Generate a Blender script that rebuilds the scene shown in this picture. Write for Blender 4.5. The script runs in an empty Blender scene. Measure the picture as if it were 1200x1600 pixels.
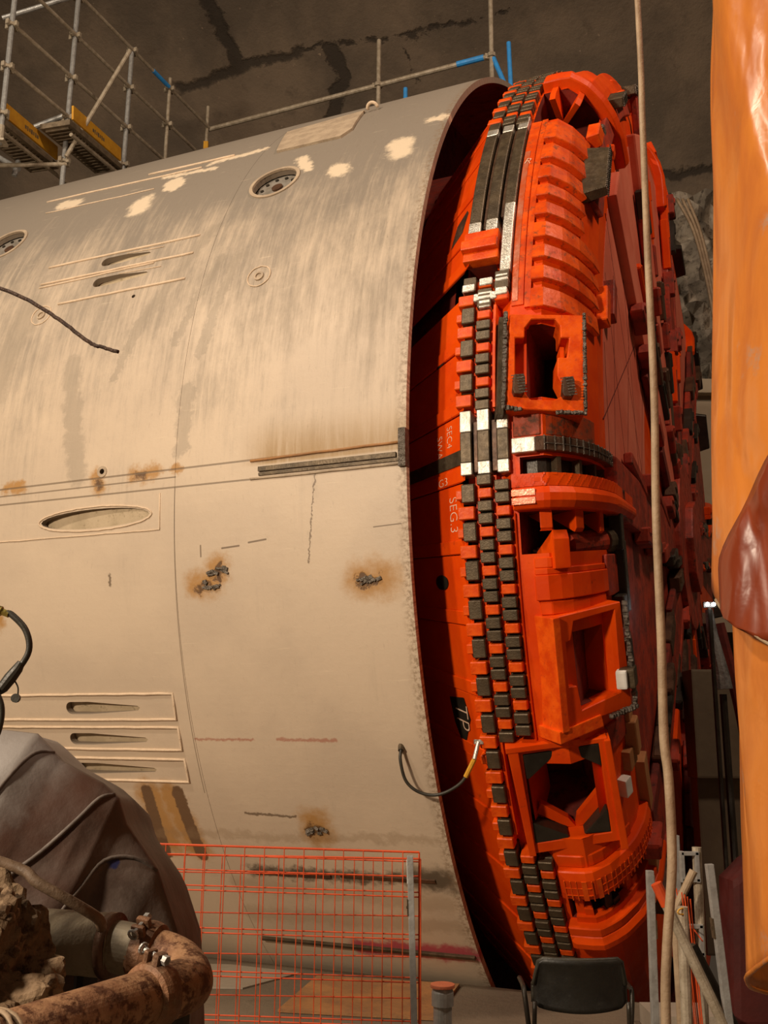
import bpy, bmesh, math, random
from math import sin, cos, radians, degrees, pi
from mathutils import Vector, Matrix, geometry, noise
random.seed(7)
SC = bpy.context.scene
COL = SC.collection

# ------------------------------------------------------------------ camera
cam_d = bpy.data.cameras.new('camera')
cam = bpy.data.objects.new('camera', cam_d)
COL.objects.link(cam)
cam_d.sensor_fit = 'HORIZONTAL'
cam_d.sensor_width = 36.0
cam_d.lens = 36.0 * 1556.0 / 1200.0
cam_d.clip_end = 200
PIT, ROL = 0.2251, 0.0085
cam.matrix_world = (Matrix.Translation((0, 0, 1.78)) @ Matrix.Rotation(pi / 2 + PIT, 4, 'X')
                    @ Matrix.Rotation(ROL, 4, 'Z'))
SC.camera = cam

# ------------------------------------------------------------------ world, lamps, exposure
SC.view_settings.view_transform = 'Standard'
SC.view_settings.look = 'None'
SC.view_settings.gamma = 1.0
SC.view_settings.use_curve_mapping = False
SC.view_settings.exposure = 0.0
w = bpy.data.worlds.new('tunnel_air'); SC.world = w; w.use_nodes = True
w.node_tree.nodes['Background'].inputs[0].default_value = (1.0, 0.72, 0.48, 1)
w.node_tree.nodes['Background'].inputs[1].default_value = 0.045

def area_light(name, loc, target, size, power, color):
    d = bpy.data.lights.new(name, 'AREA'); d.shape = 'DISK'; d.size = size; d.energy = power; d.color = color
    o = bpy.data.objects.new(name, d); COL.objects.link(o); o.location = loc
    o.rotation_euler = (Vector(target) - Vector(loc)).to_track_quat('-Z', 'Y').to_euler()
    return o
area_light('floodlight_high', (-7.6, 0.8, 12.6), (0.5, 7, 4.5), 0.8, 860, (1.0, 0.84, 0.67))
area_light('floodlight_low', (-7.2, -2.8, 5.6), (0.3, 7.5, 3.2), 1.0, 1060, (1.0, 0.81, 0.61))
area_light('face_fill', (6.0, 3.0, 13.5), (2.6, 9, 6), 1.2, 600, (1.0, 0.74, 0.56))  # fill added high on the right to brighten the cutter face

# ------------------------------------------------------------------ helpers
def tag(o, label=None, cat=None, group=None, kind=None):
    if label: o['label'] = label
    if cat: o['category'] = cat
    if group: o['group'] = group
    if kind: o['kind'] = kind
    return o

def empty(name, loc=(0, 0, 0), rz=0.0, mat=None):
    o = bpy.data.objects.new(name, None); COL.objects.link(o)
    if mat is not None: o.matrix_world = mat
    else:
        o.location = loc; o.rotation_euler = (0, 0, rz)
    o.empty_display_size = 0.2
    return o

class MB:
    def __init__(s): s.v = []; s.f = []; s.m = []; s.uv = []
    def quad(s, *ids, m=0): s.f.append(tuple(ids)); s.m.append(m)
    def add(s, vs, fs, m=0):
        b = len(s.v); s.v += [Vector(p) for p in vs]
        for f in fs: s.f.append(tuple(b + i for i in f)); s.m.append(m)
        return b
    def box(s, c, d, R=None, m=0, taper=1.0):
        """c centre, d full dims, R 3x3, taper scales the +z end"""
        hx, hy, hz = d[0] / 2, d[1] / 2, d[2] / 2
        P = [(-hx, -hy, -hz), (hx, -hy, -hz), (hx, hy, -hz), (-hx, hy, -hz)] + [(x * taper, y * taper, hz) for x, y in ((-hx, -hy), (hx, -hy), (hx, hy), (-hx, hy))]
        P = [Vector(p) for p in P]
        if R is not None: P = [R @ p for p in P]
        c = Vector(c)
        s.add([p + c for p in P], [(3, 2, 1, 0), (4, 5, 6, 7), (0, 1, 5, 4), (1, 2, 6, 5), (2, 3, 7, 6), (3, 0, 4, 7)], m)
    def tube(s, pts, r, n=10, m=0, cap=True, closed=False):
        pts = [Vector(p) for p in pts]
        if not isinstance(r, (list, tuple)): r = [r] * len(pts)
        N = len(pts); b0 = len(s.v)
        T = (pts[1] - pts[0]).normalized()
        ref = Vector((0, 0, 1)) if abs(T.z) < .9 else Vector((1, 0, 0))
        A = T.cross(ref).normalized()
        for i, p in enumerate(pts):
            if i == 0: t = pts[1] - pts[0]
            elif i == N - 1: t = pts[-1] - pts[-2]
            else: t = pts[i + 1] - pts[i - 1]
            t.normalize(); A = (A - t * A.dot(t)).normalized(); B = t.cross(A)
            for k in range(n):
                a = 2 * pi * k / n
                s.v.append(p + (A * cos(a) + B * sin(a)) * r[i])
        for i in range(N - 1):
            for k in range(n):
                k2 = (k + 1) % n
                s.quad(b0 + i * n + k, b0 + i * n + k2, b0 + (i + 1) * n + k2, b0 + (i + 1) * n + k, m=m)
        if cap:
            s.quad(*[b0 + k for k in range(n)][::-1], m=m)
            s.quad(*[b0 + (N - 1) * n + k for k in range(n)], m=m)
    def grid(s, fn, nu, nv, m=0, skip=None):
        b = len(s.v)
        for i in range(nu + 1):
            for j in range(nv + 1): s.v.append(Vector(fn(i, j)))
        for i in range(nu):
            for j in range(nv):
                if skip and skip(i, j): continue
                s.quad(b + i * (nv + 1) + j, b + (i + 1) * (nv + 1) + j, b + (i + 1) * (nv + 1) + j + 1, b + i * (nv + 1) + j + 1, m=m)
    def prism(s, poly, fn, h0, h1, holes=(), m=0, maxlen=None):
        """extrude a (u,v) polygon with holes; fn(u,v,h)->point"""
        loops = [list(poly)] + [list(h) for h in holes]
        if maxlen:
            nl = []
            for L in loops:
                o = []
                for a_, b_ in zip(L, L[1:] + L[:1]):
                    k = max(1, int(math.hypot((b_[0] - a_[0]), (b_[1] - a_[1])) / maxlen))
                    for q in range(k): o.append((a_[0] + (b_[0] - a_[0]) * q / k, a_[1] + (b_[1] - a_[1]) * q / k))
                nl.append(o)
            loops = nl
        flat = [p for L in loops for p in L]
        tri = geometry.tessellate_polygon([[Vector((p[0], p[1], 0)) for p in L] for L in loops])
        b = len(s.v); n = len(flat)
        s.v += [Vector(fn(p[0], p[1], h1)) for p in flat] + [Vector(fn(p[0], p[1], h0)) for p in flat]
        for t in tri:
            s.quad(*[b + i for i in t], m=m); s.quad(*[b + n + i for i in reversed(t)], m=m)
        o = 0
        for L in loops:
            k = len(L)
            for i in range(k):
                j = (i + 1) % k
                s.quad(b + o + i, b + o + j, b + n + o + j, b + n + o + i, m=m)
            o += k
    def build(s, name, mat, parent=None, smooth=False, bevel=0, recalc=True, seg=2, loc=None, rot=None):
        me = bpy.data.meshes.new(name)
        me.from_pydata([tuple(p) for p in s.v], [], s.f)
        mats = mat if isinstance(mat, (list, tuple)) else [mat]
        for q in mats: me.materials.append(q)
        if len(mats) > 1: me.polygons.foreach_set('material_index', s.m)
        if recalc or bevel:
            bm = bmesh.new(); bm.from_mesh(me)
            bmesh.ops.recalc_face_normals(bm, faces=bm.faces)
            if bevel:
                es = [e for e in bm.edges if len(e.link_faces) == 2 and e.calc_face_angle(0) > .6]
                bmesh.ops.bevel(bm, geom=es, offset=bevel, segments=seg, affect='EDGES', clamp_overlap=True, profile=.7)
            bm.to_mesh(me); bm.free()
        if smooth:
            me.polygons.foreach_set('use_smooth', [True] * len(me.polygons))
        me.update()
        o = bpy.data.objects.new(name, me); COL.objects.link(o)
        if parent is not None: o.parent = parent
        if loc is not None: o.location = loc
        if rot is not None: o.rotation_euler = rot
        return o

def smooth_path(pts, k=6):
    pts = [Vector(p) for p in pts]; P = [pts[0] * 2 - pts[1]] + pts + [pts[-1] * 2 - pts[-2]]; out = []
    for i in range(1, len(P) - 2):
        for q in range(k):
            t = q / k
            out.append(.5 * ((2 * P[i]) + (P[i + 1] - P[i - 1]) * t + (2 * P[i - 1] - 5 * P[i] + 4 * P[i + 1] - P[i + 2]) * t * t
                             + (3 * P[i] - P[i - 1] - 3 * P[i + 1] + P[i + 2]) * t ** 3))
    out.append(pts[-1]); return out

def dup(o, parent=None, loc=None, rot=None):
    c = o.copy(); COL.objects.link(c)
    c.parent = parent if parent is not None else o.parent
    if loc is not None: c.location = loc
    if rot is not None: c.rotation_euler = rot
    return c
def dup_tree(o, loc=None, rot=None):
    c = o.copy(); COL.objects.link(c)
    if loc is not None: c.location = loc
    if rot is not None: c.rotation_euler = rot
    for ch in [x for x in o.children]:
        d = ch.copy(); COL.objects.link(d); d.parent = c
    return c

# ------------------------------------------------------------------ materials
class NT:
    def __init__(s, name):
        s.mat = bpy.data.materials.new(name); s.mat.use_nodes = True
        s.t = s.mat.node_tree; s.N = s.t.nodes; s.L = s.t.links
        s.bsdf = s.N['Principled BSDF']; s.out = s.N['Material Output']
    def set(s, node, i, v):
        if v is None: return
        if isinstance(v, bpy.types.NodeSocket): s.L.new(v, node.inputs[i])
        else:
            sock = node.inputs[i]
            if isinstance(v, (tuple, list)) and sock.type == 'RGBA' and len(v) == 3: v = (*v, 1)
            sock.default_value = v
    def m(s, op, a, b=None, c=None, clamp=False):
        n = s.N.new('ShaderNodeMath'); n.operation = op; n.use_clamp = clamp
        s.set(n, 0, a); s.set(n, 1, b); s.set(n, 2, c); return n.outputs[0]
    def v(s, op, a, b=None, sc=None):
        n = s.N.new('ShaderNodeVectorMath'); n.operation = op; s.set(n, 0, a); s.set(n, 1, b)
        if sc is not None: s.set(n, 3, sc)
        return n.outputs['Value'] if op in ('DOT_PRODUCT', 'LENGTH', 'DISTANCE') else n.outputs[0]
    def mix(s, f, a, b, mode='MIX'):
        n = s.N.new('ShaderNodeMix'); n.data_type = 'RGBA'; n.blend_type = mode
        s.set(n, 0, f); s.set(n, 6, a); s.set(n, 7, b); return n.outputs[2]
    def coord(s, k): return s.N.new('ShaderNodeTexCoord').outputs[k]
    def scale(s, vec, sc):
        n = s.N.new('ShaderNodeMapping'); s.set(n, 0, vec); n.inputs['Scale'].default_value = sc; return n.outputs[0]
    def noise(s, vec, sc=5, det=4, rough=.55, dist=0, col=False):
        n = s.N.new('ShaderNodeTexNoise'); s.set(n, 'Vector', vec); s.set(n, 'Scale', sc); s.set(n, 'Detail', det)
        s.set(n, 'Roughness', rough); s.set(n, 'Distortion', dist); return n.outputs['Color' if col else 'Fac']
    def ramp(s, f, lo, hi, a=0.0, b=1.0, smooth=True):
        n = s.N.new('ShaderNodeMapRange'); n.interpolation_type = 'SMOOTHSTEP' if smooth else 'LINEAR'
        s.set(n, 0, f); s.set(n, 1, lo); s.set(n, 2, hi); s.set(n, 3, a); s.set(n, 4, b); return n.outputs[0]
    def bump(s, h, st=.3, d=.01, normal=None):
        n = s.N.new('ShaderNodeBump'); s.set(n, 'Height', h); s.set(n, 'Strength', st); s.set(n, 'Distance', d)
        if normal: s.set(n, 'Normal', normal)
        s.L.new(n.outputs[0], s.bsdf.inputs['Normal']); return n.outputs[0]
    def col(s, c): s.set(s.bsdf, 'Base Color', c)
    def rgh(s, c): s.set(s.bsdf, 'Roughness', c)
    def met(s, c): s.set(s.bsdf, 'Metallic', c)
    def seg(s, p, a, b, w0, w1):
        """mask 1 near the segment a-b (uv metres), full to w0, zero past w1"""
        A = (a[0], a[1], 0); D = (b[0] - a[0], b[1] - a[1], 0); L2 = D[0] ** 2 + D[1] ** 2
        pa = s.v('SUBTRACT', p, A)
        if L2 < 1e-9: d = s.v('LENGTH', pa)
        else:
            h = s.m('DIVIDE', s.v('DOT_PRODUCT', pa, D), L2, clamp=True)
            q = s.N.new('ShaderNodeVectorMath'); q.operation = 'SCALE'; q.inputs[0].default_value = D; s.set(q, 3, h)
            d = s.v('LENGTH', s.v('SUBTRACT', pa, q.outputs[0]))
        return s.ramp(d, w0, w1, 1.0, 0.0)
    def uni(s, masks):
        o = masks[0]
        for q in masks[1:]: o = s.m('MAXIMUM', o, q)
        return o

def paint(name, c1, c2, rough=.45, metal=0.0, nscale=3, dirt=None, dirt_lo=.55, dirt_hi=.75, bump=.15, bscale=40, streak=None, coat=0, spec=.5):
    n = NT(name); v = n.coord('Object')
    if streak: v = n.scale(v, streak)
    f = n.noise(v, nscale, 6, .6)
    c = n.mix(n.ramp(f, .35, .65), c1, c2)
    f2 = n.noise(v, nscale * 3.3, 8, .7)
    if dirt: c = n.mix(n.ramp(f2, dirt_lo, dirt_hi), c, dirt)
    n.col(c); n.met(metal)
    n.rgh(n.ramp(f2, .3, .7, rough - .08, rough + .15))
    n.bump(n.noise(n.coord('Object'), bscale, 5, .6), bump, .01)
    n.bsdf.inputs['Specular IOR Level'].default_value = spec
    if coat: n.bsdf.inputs['Coat Weight'].default_value = coat; n.bsdf.inputs['Coat Roughness'].default_value = .25
    return n.mat

M = {}
M['orange'] = paint('orange_paint', (.80, .078, .002), (.68, .050, .0015), .42, 0, 2.2, (.16, .02, .004), .60, .80, .12, 30, spec=.16)
M['orange_worn'] = paint('worn_orange_paint', (.82, .105, .008), (.60, .055, .004), .40, 0, 5, (.14, .05, .02), .50, .72, .2, 35, spec=.16)
M['orange_lug'] = paint('orange_lug_paint', (.88, .115, .006), (.68, .058, .003), .38, 0, 9, (.2, .03, .008), .58, .78, .2, 60, spec=.22)
M['orange_dark'] = paint('shade_dark_orange', (.20, .014, .002), (.11, .008, .002), .7, 0, 3, (.03, .006, .003), .5, .75, .2, 30)  # orange darkened as painted shade inside openings; also used for dark red parts
M['face_panel'] = paint('pink_lit_face', (.74, .19, .11), (.64, .13, .07), .5, 0, 1.5, (.20, .03, .015), .6, .8, .12, 25)  # salmon albedo carries the pinkish light on the upper face
M['face_tool'] = paint('face_tool_paint', (.42, .038, .010), (.22, .020, .007), .55, 0, 4, (.07, .02, .01), .5, .7, .3, 30)
M['steel_dark'] = paint('dark_steel', (.125, .090, .052), (.075, .054, .032), .42, .5, 8, (.18, .145, .10), .58, .8, .35, 70)
M['steel_brown'] = paint('brown_hardfacing', (.13, .065, .035), (.07, .035, .02), .42, .4, 8, (.2, .12, .07), .58, .8, .3, 70)
M['steel_black'] = paint('black_steel', (.022, .018, .013), (.04, .032, .022), .38, .3, 5, (.06, .045, .03), .6, .8, .2, 60)
M['weld'] = paint('weld_bead', (.20, .17, .14), (.09, .07, .05), .35, .7, 25, (.32, .29, .24), .55, .7, .8, 120)
M['silver'] = paint('ground_bare_steel', (.72, .69, .62), (.50, .46, .38), .34, .65, 18, (.16, .12, .07), .60, .74, .5, 60, streak=(1, 1, .35))
M['galv'] = paint('galvanised_steel', (.42, .42, .40), (.33, .32, .30), .45, .45, 20, (.24, .21, .17), .62, .8, .15, 80)
M['scaf'] = paint('scaffold_tube', (.46, .39, .29), (.32, .26, .18), .55, .25, 14, (.15, .11, .07), .58, .75, .25, 80)
M['deck'] = paint('scaffold_deck', (.25, .19, .12), (.16, .12, .075), .6, .3, 10, (.09, .06, .035), .55, .75, .2, 60)
M['yellow'] = paint('yellow_board', (.74, .38, .022), (.62, .29, .018), .6, 0, 6, (.25, .13, .03), .6, .8, .1, 60)
M['blue'] = paint('blue_paint', (.03, .32, .80), (.04, .25, .62), .5, 0, 9, None, bump=.05)
M['mesh_orange'] = paint('orange_mesh_coating', (.66, .080, .012), (.52, .06, .01), .5, 0, 6, (.4, .08, .03), .65, .8, .05)
M['chair_black'] = paint('black_plastic', (.020, .018, .013), (.012, .011, .009), .42, 0, 5, (.05, .045, .03), .62, .85, .1, 80)
M['rubber'] = paint('black_rubber', (.045, .040, .028), (.025, .022, .015), .45, 0, 9, (.12, .10, .06), .6, .8, .15, 60)
M['brass'] = paint('brass_fitting', (.55, .42, .10), (.35, .28, .08), .3, .9, 12, (.1, .07, .02), .6, .8, .2)
M['rope'] = paint('beige_hose', (.40, .29, .18), (.29, .20, .12), .6, 0, 8, (.12, .085, .05), .6, .8, .35, 50)
M['wire'] = paint('twisted_dark_wire', (.09, .05, .03), (.045, .025, .018), .6, .2, 20, None, bump=.8, bscale=90)
M['pipe_grey'] = paint('grey_pipe_paint', (.27, .23, .16), (.20, .165, .11), .65, 0, 5, (.12, .085, .05), .55, .75, .3, 30)
M['pipe_rust'] = paint('rusty_pipe', (.40, .22, .11), (.22, .10, .045), .6, .1, 9, (.10, .035, .012), .47, .60, .7, 25)
M['clamp'] = paint('rusty_clamp', (.28, .13, .06), (.17, .09, .05), .55, .3, 14, (.32, .22, .13), .55, .75, .6, 40)
M['mud'] = paint('clay_mud', (.30, .20, .115), (.17, .105, .055), .85, 0, 9, (.075, .042, .02), .48, .62, 1.0, 22)
M['mud_hose'] = paint('muddy_hose', (.19, .12, .07), (.11, .07, .04), .65, 0, 9, (.05, .03, .02), .55, .75, .4, 50)
M['saddle'] = paint('scuffed_orange', (.42, .05, .010), (.24, .05, .02), .5, 0, 4, (.10, .045, .025), .45, .62, .3, 40, spec=.2)
M['stone'] = paint('grey_rock', (.42, .36, .28), (.2, .17, .13), .8, 0, 2.5, (.1, .08, .06), .5, .65, 1.0, 5)
M['ply'] = paint('rusty_plywood', (.42, .20, .07), (.30, .15, .06), .75, 0, 4, (.20, .12, .07), .55, .75, .5, 30)
M['wood'] = paint('timber', (.44, .20, .07), (.34, .14, .045), .6, 0, 4, (.2, .09, .03), .6, .8, .3, 30, streak=(1, 1, .15))
M['white_wall'] = paint('pale_cladding', (.50, .42, .30), (.42, .34, .23), .7, 0, .8, (.3, .22, .13), .6, .8, .1)
M['grey_wrap'] = paint('grey_sleeve', (.16, .125, .075), (.12, .09, .055), .6, 0, 2, (.2, .16, .1), .6, .8, .3, 8)
M['red_cloth'] = paint('red_sheet', (.075, .006, .003), (.05, .004, .002), .7, 0, 3, None)
M['dark'] = paint('near_black_brown', (.035, .025, .015), (.02, .014, .01), .7, 0, 3, None)  # near-black brown for the hoarding and the inner liner
M['chalk'] = paint('chalk', (.85, .62, .45), (.7, .45, .3), .9, 0, 30, None, bump=.1)
M['sticker'] = paint('white_sticker', (.8, .78, .72), (.7, .68, .62), .6, 0, 5, None, bump=.02)

def lamp_mat():
    n = NT('lamp_glow'); n.col((1, 1, 1)); n.set(n.bsdf, 'Emission Color', (.95, .97, 1)); n.set(n.bsdf, 'Emission Strength', 28.0); return n.mat
M['glow'] = lamp_mat()

def canvas_mat():
    n = NT('dirty_canvas'); v = n.coord('Object')
    f = n.noise(v, 3.0, 7, .65, .4)
    c = n.mix(n.ramp(f, .38, .62), (.15, .115, .095), (.055, .034, .024))
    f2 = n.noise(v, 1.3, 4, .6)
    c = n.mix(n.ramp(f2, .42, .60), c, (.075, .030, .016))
    f3 = n.noise(v, 13, 2, .5)
    c = n.mix(n.ramp(f3, .70, .76), c, (.025, .03, .11))
    sep = n.N.new('ShaderNodeSeparateXYZ'); n.L.new(v, sep.inputs[0])
    # the old cloth is paler, washed blue-grey, on its upper left panel
    g = n.m('ADD', n.m('MULTIPLY', sep.outputs[2], .9), n.m('MULTIPLY', sep.outputs[0], -.85))
    c = n.mix(n.ramp(n.m('ADD', g, n.m('MULTIPLY', f, .35)), 1.62, 1.80), c, (.25, .225, .205))
    n.col(c); n.rgh(.55); n.bump(n.noise(v, 26, 5, .6), .25, .01); return n.mat
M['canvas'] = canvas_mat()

def duct_mat(name, c1, c2, trans):
    n = NT(name); v = n.coord('Object')
    wv = n.scale(v, (2.4, 2.4, .8))
    f = n.noise(wv, 2.2, 6, .6, .7)
    c = n.mix(n.ramp(f, .35, .65), c1, c2)
    c = n.mix(n.ramp(n.noise(v, 4, 8, .7), .60, .74), c, (.36, .24, .17))
    n.col(c); n.rgh(n.ramp(f, .3, .7, .30, .5))
    mp_ = n.N.new('ShaderNodeMapping'); n.set(mp_, 0, v); mp_.inputs['Rotation'].default_value = (.25, .5, 0); mp_.inputs['Scale'].default_value = (3.6, 2.2, .9)
    n.bump(n.m('ADD', n.noise(mp_.outputs[0], 1.5, 2, .45, .8), n.m('MULTIPLY', n.noise(v, 9, 3, .5, .5), .06)), .75, .10)
    n.bsdf.inputs['Transmission Weight'].default_value = 0
    n.bsdf.inputs['Subsurface Weight'].default_value = 0
    n.rgh(.52)
    return n.mat
M['duct'] = duct_mat('orange_vinyl', (.60, .20, .032), (.47, .135, .020), .1)
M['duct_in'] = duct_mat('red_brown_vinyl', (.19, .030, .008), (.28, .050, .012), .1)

def concrete(name, c1, c2, crack=None, bs=1.0, rough=.85):
    n = NT(name); v = n.coord('Object')
    f = n.noise(v, .45, 8, .65, .3); f2 = n.noise(v, 2.6, 9, .7)
    c = n.mix(n.ramp(f, .35, .65), c1, c2)
    c = n.mix(n.ramp(f2, .52, .78), c, tuple(x * .55 for x in c1))
    c = n.mix(n.ramp(n.noise(v, 7, 6, .7), .66, .74), c, tuple(min(1, x * 2.0) for x in c1))
    h = n.m('ADD', n.m('MULTIPLY', f2, .7), n.m('MULTIPLY', n.noise(v, 16, 6, .7), .35))
    if crack:
        uv = n.coord('UV')
        nz = n.v('SUBTRACT', n.noise(uv, 1.8, 6, .65, col=True), (.5, .5, .5))
        p = n.v('ADD', uv, n.v('SCALE', nz, None, .55))
        ms = n.uni([n.seg(p, a_, b_, w0, w1) for a_, b_, w0, w1 in crack])
        c = n.mix(n.m('MULTIPLY', ms, .85), c, tuple(x * .16 for x in c1))
        h = n.m('SUBTRACT', h, n.m('MULTIPLY', ms, 1.6))
    n.col(c); n.rgh(rough); n.bump(h, .55 * bs, .12); return n.mat
CR = [((-4.35, 16.0), (-2.98, 16.42), .05, .16), ((-2.98, 16.42), (-1.78, 16.76), .04, .13), ((-1.78, 16.76), (-.08, 16.98), .02, .07), ((-.08, 16.98), (2.4, 17.5), .02, .07),
      ((-3.64, 17.7), (-3.05, 16.45), .10, .17), ((-1.13, 16.7), (-.94, 16.3), .12, .18), ((-.94, 16.3), (-1.25, 15.2), .10, .17), ((5.6, 14.2), (7.4, 14.62), .05, .13), ((5.9, 13.35), (7.0, 13.48), .01, .03),
      ((.2, 17.0), (.62, 16.2), .01, .05)]
M['wall'] = concrete('tunnel_concrete', (.235, .175, .118), (.135, .103, .072), CR)
M['floor'] = concrete('slab_concrete', (.19, .145, .095), (.13, .10, .068), None, .5, .75)
M['floor2'] = concrete('pale_slab', (.36, .30, .23), (.28, .23, .17), None, .3, .75)

# ------------------------------------------------------------------ machine frame (X along the machine axis, Z up, origin on the axis at the shield rim)
TH = 0.3974
CEN = Vector((2.118, 11.135, 3.855)); RS = 5.1
MACH = Matrix.Translation(CEN) @ Matrix.Rotation(-TH, 4, 'Z')
def mp(s, ph, r):
    p = radians(ph); return Vector((s, -r * sin(p), r * cos(p)))
PROF = [(.36, 4.95), (.90, 4.95), (1.0, 4.86), (1.08, 4.74), (1.14, 4.60), (1.175, 4.43), (1.18, 4.25), (1.18, 0.0)]
TL = [.36]
for (s0, r0), (s1, r1) in zip(PROF, PROF[1:]): TL.append(TL[-1] + math.hypot(s1 - s0, r1 - r0))
def prof(t):
    if t < .36: return t, 4.95, 0.0, 1.0
    for i in range(len(PROF) - 1):
        if t <= TL[i + 1] or i == len(PROF) - 2:
            f = (t - TL[i]) / (TL[i + 1] - TL[i]); (s0, r0), (s1, r1) = PROF[i], PROF[i + 1]
            L = TL[i + 1] - TL[i]; ds, dr = (s1 - s0) / L, (r1 - r0) / L
            # smooth the normal a little around the corner
            return s0 + (s1 - s0) * f, r0 + (r1 - r0) * f, -dr, ds
def S(t, ph, h=0.0):
    s, r, ns, nr = prof(t)
    if h:
        a1 = prof(max(t - .04, 0)); a2 = prof(t + .04)
        ns, nr = a1[2] + a2[2], a1[3] + a2[3]; L = math.hypot(ns, nr); ns /= L; nr /= L
    return mp(s + ns * h, ph, r + nr * h)
def Sn(t, ph):
    s, r, ns, nr = prof(t); p = radians(ph)
    return Vector((ns, -nr * sin(p), nr * cos(p)))
def arcs(a, b, n): return [a + (b - a) * i / n for i in range(n + 1)]
def cbox(mb, t0, t1, p0, p1, h0, h1, nt=1, npn=1, m=0, fn=None, ch=0.0):
    """solid between surface coordinates; ch chamfers the upper edges"""
    fn = fn or S
    ts, ps = arcs(t0, t1, nt), arcs(p0, p1, npn)
    b = len(mb.v); W = npn + 1
    for i, t in enumerate(ts):
        for j, p in enumerate(ps):
            hh = h1
            if ch and (i in (0, nt) or j in (0, npn)): hh = h1 - ch
            mb.v.append(Vector(fn(t, p, hh)))
    for t in ts:
        for p in ps: mb.v.append(Vector(fn(t, p, h0)))
    o = b + len(ts) * W
    for i in range(nt):
        for j in range(npn):
            mb.quad(b + i * W + j, b + (i + 1) * W + j, b + (i + 1) * W + j + 1, b + i * W + j + 1, m=m)
            mb.quad(o + i * W + j + 1, o + (i + 1) * W + j + 1, o + (i + 1) * W + j, o + i * W + j, m=m)
    for i in range(nt):
        for j in (0, npn): mb.quad(b + i * W + j, b + (i + 1) * W + j, o + (i + 1) * W + j, o + i * W + j, m=m)
    for j in range(npn):
        for i in (0, nt): mb.quad(b + i * W + j, b + i * W + j + 1, o + i * W + j + 1, o + i * W + j, m=m)

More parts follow.
